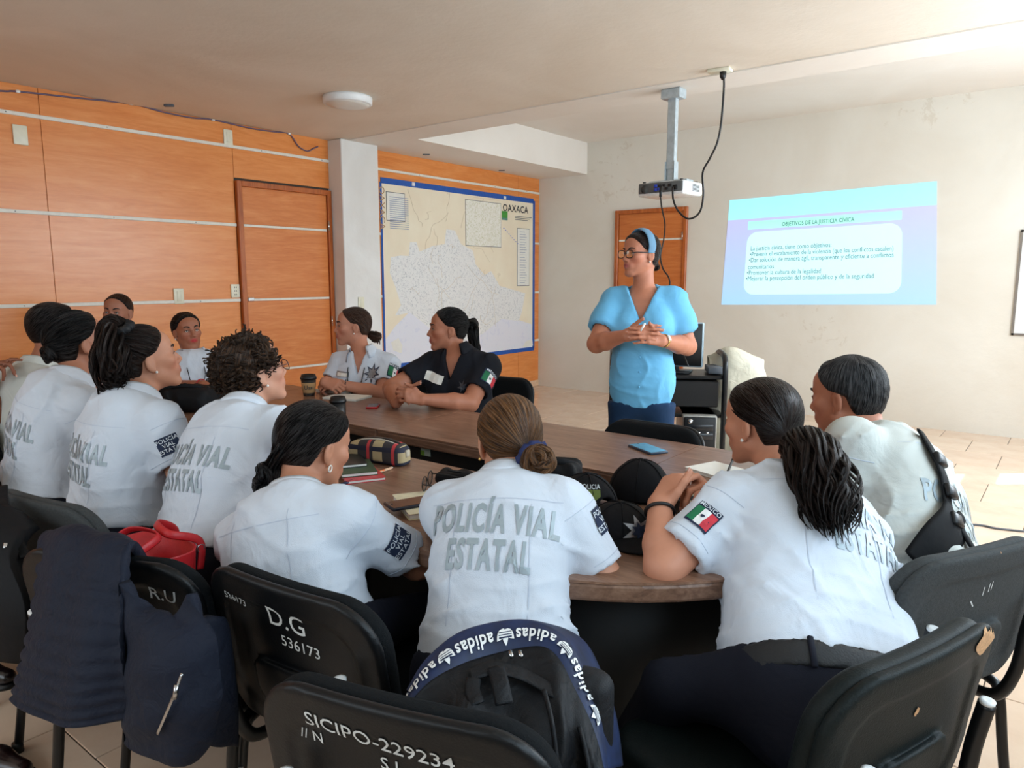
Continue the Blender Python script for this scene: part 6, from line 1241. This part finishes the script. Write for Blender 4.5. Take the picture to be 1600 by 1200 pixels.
# ================================================================== AV CART BEHIND THE PRESENTER
def build_cart():
    L0 = A(-2.10, 3.63, 0); R0 = A(-1.56, 3.95, 0); ax = nrm(R0 - L0); ay = A(-ax[1], ax[0], 0); up = A(0, 0, 1); W_ = np.linalg.norm(R0 - L0); dp = .34; cen = (L0 + R0) / 2 + ay * dp / 2
    c = empty('cart', A(cen[0], cen[1], 0), 'black tubular equipment cart behind the presenter', 'cart')
    for o in (L0, R0):
        mk('side_frame', *tubevf(spline([o + up * .05, o + up * .6, o + up * .88, o + ay * .03 + up * .945, o + ay * .10 + up * .965, o + ay * (dp - .10) + up * .965, o + ay * (dp - .03) + up * .945, o + ay * dp + up * .88, o + ay * dp + up * .6, o + ay * dp + up * .05], 6), .016, 10), M['blackmetal'], c)
        for q in (0, 1): mk('caster', *lathevf([(0, -.014), (.024, -.014), (.026, 0), (.024, .014), (0, .014)], o + ay * dp * q + up * .028, ax, 14), M['black'], c)
    for z, t in ((.84, .02), (.62, .02), (.22, .02)): mk('shelf', *obox(cen + up * z, ax, ay, up, W_ / 2, dp / 2 - .01, t / 2, .004, 1), M['blackmetal'], c, False)
    mk('drawer', *obox(cen - ay * .02 + up * .745, ax, ay, up, W_ / 2 - .03, dp / 2 - .03, .075, .006, 1), M['black'], c, False)
    # computer tower
    pc = R0 - ax * .135 + ay * .15 + up * .23; t = empty('computer_tower', pc, 'black fronted computer tower on the lower cart shelf', 'computer')
    sil = plain('computer silver', srgb(168, 164, 156), .4, .3); mk('case', *obox(pc + up * .20, ax, ay, up, .095, .19, .20, .006, 2), sil, t); mk('front_panel', *obox(pc + up * .20 - ay * .194, ax, ay, up, .088, .010, .192, .006, 2), M['black'], t)
    for k in range(2): mk('drive_bay', *obox(pc + up * (.335 - .05 * k) - ay * .206, ax, ay, up, .072, .003, .018, .002, 1), plain('bay black', srgb(34, 34, 36), .3), t)
    mk('power_button', *lathevf([(0, 0), (.014, 0), (.014, .006), (0, .007)], pc + up * .37 - ay * .204 - ax * .055, -ay, 16), M['chrome'], t)
    for k in range(3): mk('port', *obox(pc + up * .305 - ay * .206 + ax * (-.05 + .045 * k), ax, ay, up, .008, .003, .005), M['chrome'], t)
    mk('badge', *obox(pc + up * .10 - ay * .206 + ax * .05, ax, ay, up, .03, .002, .009, .001, 1), M['chrome'], t)
    # monitor
    mc = cen + ax * .045 + up * .85; m = empty('monitor', mc, 'black flat monitor on top of the cart behind the presenter', 'monitor'); a2 = nrm(ax * .97 - ay * .22); n2 = nrm(np.cross(up, a2))
    mk('screen_housing', *obox(mc + up * .165, a2, n2, up, .165, .022, .13, .008, 2), plain('monitor grey', srgb(150, 168, 178), .45), m); mk('screen', *obox(mc + up * .165 - n2 * .0225, a2, n2, up, .158, .002, .123, .002, 1), plain('dark screen', srgb(8, 8, 10), .5, var=.02), m)
    mk('stand', *obox(mc + up * .035, a2, n2, up, .03, .02, .035, .004, 1), M['black'], m); mk('stand_base', *obox(mc + up * .006, a2, n2, up, .10, .08, .006, .004, 1), M['black'], m)
    # cables, white cloth
    for k, (s_, e_) in enumerate(((.14, -.05), (.16, -.09), (.18, -.02), (.12, -.12))):
        P_ = [R0 + ay * s_ - ax * .04 + up * .86, R0 + ay * s_ + ax * (.02 + .01 * k) + up * (.89 - .01 * k), R0 + ay * (s_ + .03) + ax * (.05 + .01 * k) + up * (.80 - .02 * k), R0 + ay * (s_ + .02) + ax * .01 + up * (.70 + e_)]
        o = mk('cable', *tubevf(spline(P_, 6), .004, 6), M['black'], None, base=P_[0]); tag(o, 'thin black cable looping out of the cart\'s right side, %s of four' % ('uppermost', 'second from top', 'third from top', 'lowest')[k], 'cable', 'cables at the cart')
    sw = R0 + ay * .14 - ax * .045 + up * .855; o = mk('network_switch', *obox(sw + up * .02, ay, ax, up, .09, .04, .018, .003, 1), M['ink'], None, base=sw); tag(o, 'small grey network box with cables on the upper cart shelf', 'network box')
    mk('port_row', *obox(sw + up * .02 + ax * .041, ay, ax, up, .075, .002, .006), M['black'], o)
    wc = cloth('white cloth cover', srgb(216, 210, 190), .8, .6, 400, 14); rows = [[(1112, 563, 4.42), (1135, 556, 4.36), (1160, 556, 4.34), (1178, 572, 4.40)], [(1118, 578, 4.36), (1140, 575, 4.26), (1165, 575, 4.24), (1184, 590, 4.32)], [(1120, 610, 4.38), (1140, 612, 4.28), (1165, 612, 4.26), (1186, 615, 4.34)], [(1118, 660, 4.40), (1140, 665, 4.32), (1165, 668, 4.30), (1188, 670, 4.36)], [(1118, 720, 4.44), (1140, 725, 4.36), (1165, 730, 4.34), (1190, 730, 4.40)]]
    G = gridsheet([[D(*p) for p in r] for r in rows], 7, 6); b0 = D(1150, 640, 4.35); cs = empty('covered_chair', A(b0[0], b0[1], 0), 'object under a crumpled cream cloth behind the cart', 'cloth cover'); mk('cloth_cover', *sheetvf(G, .05, lambda u, v: .012 * np.sin(u * 11 + 5 * v) + .008 * np.sin(v * 17 - u * 8)), wc, cs)
    mk('support', *boxvf(A(b0[0] - .09, b0[1] + .02, 0), A(b0[0] + .09, b0[1] + .14, .55), .02, 2), wc, cs)
build_cart()

# ================================================================== THINGS ON THE TABLES
UP = A(0, 0, 1)
def slab(name, c, ang, w, d, h, mat, label, cat, bev=.002, pages=None, group=None):
    a = math.radians(ang); ax, ay = A(math.cos(a), math.sin(a), 0), A(-math.sin(a), math.cos(a), 0); c = A(c[0], c[1], c[2] if len(c) > 2 else TZ)
    o = empty(name, c, label, cat, group)
    if pages:
        mk('pages', *obox(c + UP * h * .5, ax, ay, UP, w / 2 - .003, d / 2 - .003, h * .38, .001, 1), M['paper'], o, False)
        mk('back_cover', *obox(c + UP * h * .06, ax, ay, UP, w / 2, d / 2, h * .06, .0008, 1), mat, o, False); mk('front_cover', *obox(c + UP * h * .94, ax, ay, UP, w / 2, d / 2, h * .06, .0008, 1), pages if not isinstance(pages, bool) else mat, o, False)
    else: mk('body', *obox(c + UP * h / 2, ax, ay, UP, w / 2, d / 2, h / 2, bev, 2), mat, o)
    return o, ax, ay, c
def phone(px, py, ang, label, mat, w=.072, d=.15, z=TZ, screen=None):
    p = Z(px, py, z); o, ax, ay, c = slab('phone', p, ang, w, d, .009, mat, label, 'phone', .003); mk('screen', *obox(c + UP * .0092, ax, ay, UP, w / 2 - .004, d / 2 - .004, .0006), screen or plain('phone glass %d' % px, srgb(14, 14, 18), .08, var=.02), o, False); mk('camera_lens', *lathevf([(0, 0), (.003, 0), (.003, .0008), (0, .001)], c + UP * .0097 + ay * (d / 2 - .012), UP, 10), M['black'], o); return o
cream = plain('cream notebook', srgb(214, 206, 172), .7); creamp = plain('cream page', srgb(222, 214, 184), .8)
p = Z(668, 792, TZ); slab('notebook', p, 150, .20, .16, .018, cream, 'cream notebook under a phone between the two nearest women', 'notebook', pages=creamp)
phone(645, 788, 160, 'dark brown phone lying on the cream notebook', plain('phone navy', srgb(28, 34, 50), .3), z=TZ + .019, screen=plain('phone brown screen', srgb(70, 44, 34), .12))
def spectacles(c, ang, label, mat, lensmat, s=1.0):
    a = math.radians(ang); ax, ay = A(math.cos(a), math.sin(a), 0), A(-math.sin(a), math.cos(a), 0); c = np.asarray(c, float); o = empty('eyeglasses', c, label, 'glasses'); parts = []
    for q in (-1, 1):
        t = np.linspace(0, 2 * np.pi, 25); C_ = np.array([c + ax * (q * .034 + .027 * math.cos(k)) + UP * (.022 + .021 * math.sin(k)) for k in t]) ; parts.append(tubevf(C_, .0018, 6, False)); mk('lens', C_[:-1], [tuple(range(24))], lensmat, o, False)
        parts.append(tubevf(spline([c + ax * q * .063 + UP * .028, c + ax * q * .066 - ay * .06 + UP * .022, c + ax * q * .06 - ay * .12 + UP * .008], 5), .002, 6, False))
    parts.append(tubevf([c + ax * -.008 + UP * .026, c + UP * .029, c + ax * .008 + UP * .026], .0018, 6, False)); V, F = joinvf(parts); mk('frame', V, F, mat, o)
p = Z(668, 762, TZ + .019); spectacles(p, 120, 'black rimmed reading glasses folded open on the cream notebook', M['black'], M['lens'])
p = Z(1072, 812, TZ + .004); spectacles(p, 150, 'dark sunglasses by the wrist of the woman at the right', M['black'], plain('dark lens', srgb(20, 24, 28), .08))
def pencil_case():
    m, nt, b = newmat('plaid cloth'); v = coords(nt); s_ = nt.nodes.new('ShaderNodeSeparateXYZ'); nt.links.new(v, s_.inputs[0]); b.inputs['Roughness'].default_value = .8
    def band(sock, freq, ph, lo):
        q = nt.nodes.new('ShaderNodeMath'); q.operation = 'MULTIPLY_ADD'; q.inputs[1].default_value = freq; q.inputs[2].default_value = ph; nt.links.new(sock, q.inputs[0]); w_ = nt.nodes.new('ShaderNodeMath'); w_.operation = 'SINE'; nt.links.new(q.outputs[0], w_.inputs[0]); g = nt.nodes.new('ShaderNodeMath'); g.operation = 'GREATER_THAN'; g.inputs[1].default_value = lo; nt.links.new(w_.outputs[0], g.inputs[0]); return g.outputs[0]
    c = mix(nt, band(s_.outputs[0], 62, .3, .35), srgb(52, 48, 50), srgb(176, 158, 120)); c = mix(nt, band(s_.outputs[2], 120, .9, .55), c, srgb(30, 34, 52)); c = mix(nt, band(s_.outputs[0], 62, 2.7, .93), c, srgb(190, 60, 64)); nt.links.new(c, b.inputs['Base Color'])
    c0 = Z(592, 722, TZ); o = empty('pencil_case', c0, 'plaid pencil case with black zip on the near table', 'pencil case'); o.rotation_euler = (0, 0, math.radians(16)); F = Field((-.15, -.08, -.01), (.15, .08, .12), .005); rbox(F, A(0, 0, .043), np.eye(3), (.118, .042, .042), .028, warp=lambda u, v, w: (u, v, w + 1.2 * u * u)); F.plane((0, 0, .001), (0, 0, -1)); V, Q = F.mesh(1); mk('case_body', V, Q, m, o, local=True)
    mk('zip', *tubevf(spline([A(-.11, .0, .062), A(-.05, .004, .084), A(.03, .004, .087), A(.09, .0, .073), A(.119, 0, .045)], 6), .010, 8, True, .35, (0, 1, 0)), M['black'], o, local=True)
    mk('zip_tape', *tubevf(spline([A(-.11, -.012, .060), A(-.05, -.012, .083), A(.03, -.012, .086), A(.09, -.012, .072)], 6), .003, 6), plain('pale piping', srgb(196, 190, 176), .7), o, local=True); mk('side_tab', *boxvf((.114, -.012, .03), (.122, .012, .055), .002, 1), plain('tab', srgb(190, 180, 160), .7), o, local=True)
pencil_case()
redm = plain('red magazine cover', srgb(196, 60, 66), .35, var=.2, scale=60); grn = plain('green book cover', srgb(52, 76, 52), .5); dk = plain('dark book cover', srgb(26, 30, 30), .4)
p = Z(562, 742, TZ); slab('magazine', p, 62, .13, .20, .010, redm, 'red covered magazine at the bottom of the pile beside the pencil case', 'magazine', pages=redm)
p = Z(556, 734, TZ + .0105); slab('book', (p[0], p[1], TZ + .0105), 58, .12, .18, .012, grn, 'dark green book in the middle of the pile beside the pencil case', 'book', pages=grn)
p = Z(545, 722, TZ + .023); slab('notebook', (p[0], p[1], TZ + .023), 60, .10, .16, .010, dk, 'black notebook on top of the pile beside the pencil case', 'notebook', pages=dk)
def pen(a, b, label, mat, tipmat):
    a, b = np.asarray(a, float), np.asarray(b, float); o = mk('pen', *tubevf([a, a + (b - a) * .70], .0045, 8), mat, None, base=a); tag(o, label, 'pen'); mk('cap', *tubevf([a + (b - a) * .70, b], .0052, 8), tipmat, o); mk('tip', *tubevf([a, a - nrm(b - a) * .010], [.003, .0008], 8), M['chrome'], o)
pen(Z(600, 735, TZ + .0055), Z(533, 757, TZ + .0055), 'orange pen with dark blue cap lying in front of the books', plain('orange pen', srgb(226, 106, 40), .4), plain('navy cap', srgb(30, 36, 70), .4))
pen(Z(612, 731, TZ + .005), Z(572, 745, TZ + .005), 'pale pencil lying next to the orange pen', plain('pale pencil', srgb(206, 170, 140), .5), M['paper'])
# coffee cup
def cup(px, py, r0, r1, h, label, body, lid, sleeve=None):
    c = Z(px, py, TZ); c[2] = TZ; o = empty('cup', c, label, 'cup'); mk('cup_body', *lathevf([(0, 0), (r0, 0), (r0 + .001, .004), (r1, h), (r1 - .003, h), (r0 - .003, .006)], c, UP, 28), body, o)
    if sleeve: mk('sleeve', *lathevf([(r0 + (r1 - r0) * .18 + .001, h * .18), (r0 + (r1 - r0) * .2 + .002, h * .2), (r0 + (r1 - r0) * .75 + .002, h * .75), (r0 + (r1 - r0) * .77 + .0005, h * .77)], c, UP, 28), sleeve, o)
    mk('lid', *lathevf([(r1 + .003, h - .004), (r1 + .004, h + .006), (r1, h + .010), (r1 - .003, h + .022), (r1 - .008, h + .022), (r1 - .010, h + .016), (0, h + .016)], c, UP, 28), lid, o); return o, c
o, c = cup(483, 618, .030, .042, .098, 'takeaway coffee cup with black lid and kraft sleeve on the far table', plain('cup black', srgb(36, 30, 26), .5), M['black'], plain('kraft', srgb(170, 132, 88), .8))
bv = None; V, F = flatvf(text2d('Uan', .01), c + A(0, 0, .05) + nrm(A(-c[0], -c[1], 0)) * .0405, nrm(np.cross(UP, nrm(A(-c[0], -c[1], 0)))), UP, .032); mk('sleeve_lettering', V, F, M['darkink'], o, False)
cup(529, 655, .034, .036, .085, 'black tumbler half hidden behind the leaning woman\'s hair', M['black'], M['black'])
slab('notebook', Z(527, 611, TZ), 20, .20, .15, .016, plain('white cover', srgb(210, 208, 204), .6), 'thick white notebook under the fist of the woman with the star badge', 'notebook', pages=M['paper'])
slab('notebook', Z(543, 622, TZ), 15, .22, .16, .010, plain('grey pad', srgb(200, 196, 186), .6), 'open pale notepad next to the coffee cup', 'notebook', pages=M['paper'])
slab('folder', Z(582, 612, TZ), 25, .18, .14, .008, M['black'], 'flat black folder at the elbow of the woman with the star badge', 'folder')
phone(583, 636, 40, 'small red phone lying on the far table before the clasped hands', plain('red phone', srgb(190, 40, 46), .35), .058, .105, screen=plain('grey display', srgb(110, 108, 112), .2))
phone(1012, 703, 62, 'phone with pale blue screen on the far side of the table', plain('phone dark blue', srgb(40, 62, 84), .3), .080, .155, screen=plain('blue glass', srgb(96, 142, 164), .08))
p = Z(1128, 740, TZ); slab('notebook', p, 70, .15, .20, .012, M['paper'], 'white open notepad beside the hands at the right', 'notebook', pages=M['paper']); pen(Z(1135, 742, TZ + .018), Z(1148, 712, TZ + .03), 'thin dark pen resting on the white notepad', M['black'], M['black'])
p = Z(1005, 835, TZ); slab('notebook', p, 40, .20, .15, .010, plain('yellow pad', srgb(206, 200, 140), .7), 'pale yellow pad sticking out under the black caps', 'notebook', pages=creamp)
p = Z(1100, 790, TZ); slab('notebook', p, 60, .21, .16, .012, plain('khaki cover', srgb(150, 138, 116), .7), 'khaki notebook under the hands of the woman at the right', 'notebook', pages=plain('khaki page', srgb(168, 156, 134), .8))
slab('notebook', Z(330, 610, TZ), 10, .20, .14, .010, plain('pale pad', srgb(208, 206, 206), .7), 'white pad under the wrist of the woman with the lanyard', 'notebook', pages=M['paper'])
slab('paper_sheet', Z(8, 664, TZ), 20, .21, .29, .002, M['paper'], 'white paper sheet at the left edge of the picture', 'paper', .0005)
# black caps
CAPM = cloth('black cap cloth', srgb(14, 15, 20), .8, .35)
def cap_hat(c, ang, label, emblem=None, tilt=0.0, s=1.0, open_back=False, zh=1.0):
    a = math.radians(ang); f = A(math.cos(a), math.sin(a), 0); r = A(f[1], -f[0], 0); c = np.asarray(c, float); o = empty('cap', c, label, 'cap'); F = Field(c - A(.16, .16, .03), c + A(.16, .16, .18), .0055); Bx = np.stack([r, f, UP])
    F.ell(c + UP * .012, (.082 * s, .095 * s, .105 * s * zh), Bx, 0); F.ell(c - UP * .0, (.074 * s, .087 * s, .090 * s * zh), Bx, .004, 'sub'); F.plane(c + UP * .004, -UP)
    if open_back: F.ell(c - f * .10 + UP * .012, (.036, .05, .042), Bx, .004, 'sub')
    V, Q = F.mesh(1); cr = mk('crown', V, Q, CAPM, o); bv = bvh_of(V, Q); pts = []
    G = np.array([[c + r * (.080 * s * math.sin(t)) + f * (.093 * s * math.cos(t) + k * .075 * math.cos(t * .85)) + UP * (.010 + .016 * math.cos(t * 1.3) - k * .014 - .0) for t in np.linspace(-1.25, 1.25, 15)] for k in np.linspace(0, 1, 7)]); mk('brim', *sheetvf(G, .004), CAPM, o)
    mk('button', *lathevf([(0, 0), (.009, 0), (.008, .004), (0, .006)], c + UP * (.010 + .106 * s * zh), UP, 12), CAPM, cr)
    for k in range(3): 
        an = math.pi * k / 3; P_ = [c + UP * .012 + (r * .083 * math.cos(an) + f * .096 * math.sin(an)) * math.cos(t) * s + UP * .1065 * s * zh * math.sin(t) for t in np.linspace(.05, math.pi - .05, 17)]; mk('seam', *tubevf(P_, .0016, 5), CAPM, cr)
    if open_back: mk('back_strap', *tubevf(spline([c - f * .082 - r * .042 + UP * .015, c - f * .096 + UP * .017, c - f * .082 + r * .042 + UP * .015], 6), .011, 8, True, .25, UP), CAPM, o)
    if emblem == 'star':
        for VF, mt, of in ((poly2d(star2d(7, .042, .020), .02), 'silver', .003), (poly2d(star2d(7, .022, .012), .02), 'patch', .006)):
            V, F_ = decal(VF, c + f * .10 + UP * .06 * zh, np.cross(UP, f), nrm(UP - f * .45), bv, 1, None, of, .12)
            if len(V): mk('star_emblem', V, F_, M[mt], cr, False)
    if emblem == 'tag':
        n = nrm(-FW * A(1, 1, 0)); V, F_ = decal(rect2d(.055, .036, .02), c + n * .11 + UP * .055, np.cross(UP, n), UP, bv, 1, None, .003, .15)
        if len(V): mk('green_tag', V, F_, plain('olive tag', srgb(96, 112, 44), .7), cr, False)
        V, F_ = decal(text2d('POLICIA', .012, .4), c + n * .11 + UP * .079, np.cross(UP, n), UP, bv, .014, None, .004, .15)
        if len(V): mk('tag_lettering', V, F_, M['patchtext'], cr, False)
    return o
cap_hat(A(*Z(1000, 762, TZ + .03)[:2], TZ), 20, 'plain black cap standing upright by the phone, farthest of the caps')
cap_hat(A(*Z(970, 818, TZ + .03)[:2], TZ), 330, 'black cap with silver star emblem beside the woman\'s wrist', 'star', s=.98, zh=.72)
cap_hat(A(*Z(918, 778, TZ + .03)[:2], TZ), 160, 'black cap with olive tag and open back strap next to the brown bun', 'tag', open_back=True, zh=.85)
def soft_bag(c, half, label, mat, ang=0.0, strap=True, name='bag'):
    a = math.radians(ang); c = np.asarray(c, float); Bx = np.stack([A(math.cos(a), math.sin(a), 0), A(-math.sin(a), math.cos(a), 0), UP]); o = empty(name, c, label, 'bag'); F = Field(c - max(half) * 1.5, c + max(half) * 1.5, .007); rbox(F, c + UP * half[2], Bx, half, min(half) * .8)
    x, y, z = F.xyz(); F.f = (F.f + .006 * np.sin(x * 60 + 3 * np.sin(y * 40)) * np.sin(z * 45 + y * 30)).astype(np.float32); F.plane(c + UP * .001, -UP); V, Q = F.mesh(1); mk('bag_body', V, Q, mat, o)
    if strap: mk('strap', *tubevf(spline([c + Bx[0] * half[0] * .8 + UP * half[2] * 1.7, c + Bx[0] * half[0] * .4 + UP * half[2] * 2.2 - Bx[1] * half[1] * .6, c - Bx[0] * half[0] * .3 + UP * half[2] * 2.05 - Bx[1] * half[1] * .9, c - Bx[0] * half[0] * .9 + UP * half[2] * 1.2 - Bx[1] * half[1] * .9], 6), .010, 8, True, .3, UP), mat, o)
    mk('zip', *tubevf(spline([c - Bx[0] * half[0] * .7 + UP * half[2] * 1.93, c + UP * half[2] * 2.0, c + Bx[0] * half[0] * .7 + UP * half[2] * 1.93], 6), .004, 6), M['blackmetal'], o); return o
BAGM = cloth('black bag cloth', srgb(15, 15, 18), .75, .4)
soft_bag(A(*Z(290, 640, TZ)[:2], TZ), (.17, .11, .06), 'black handbag lying on the table before the woman with the lanyard', BAGM, 30, name='handbag')
soft_bag(A(*Z(726, 757, TZ)[:2], TZ), (.09, .04, .02), 'flat black pouch by the ear of the woman with the brown bun', BAGM, 10, False, name='pouch')
soft_bag(A(*Z(868, 752, TZ)[:2], TZ), (.08, .06, .035), 'black belt bag behind the brown bun on the table', BAGM, 20, True, name='belt_bag')
p0 = [D(1505, 819, 2.6), D(1540, 820, 2.75), D(1580, 826, 2.9), D(1640, 840, 3.0)]; p0 = [A(*Z(px, py, .006)[:2], .006) for px, py in ((1440, 822), (1500, 819), (1535, 821), (1560, 826), (1640, 834))]
o = mk('floor_cable', *tubevf(spline(p0, 6), .006, 6), M['ink'], None, base=p0[0]); tag(o, 'thin grey cable on the floor behind the man at the right', 'cable')
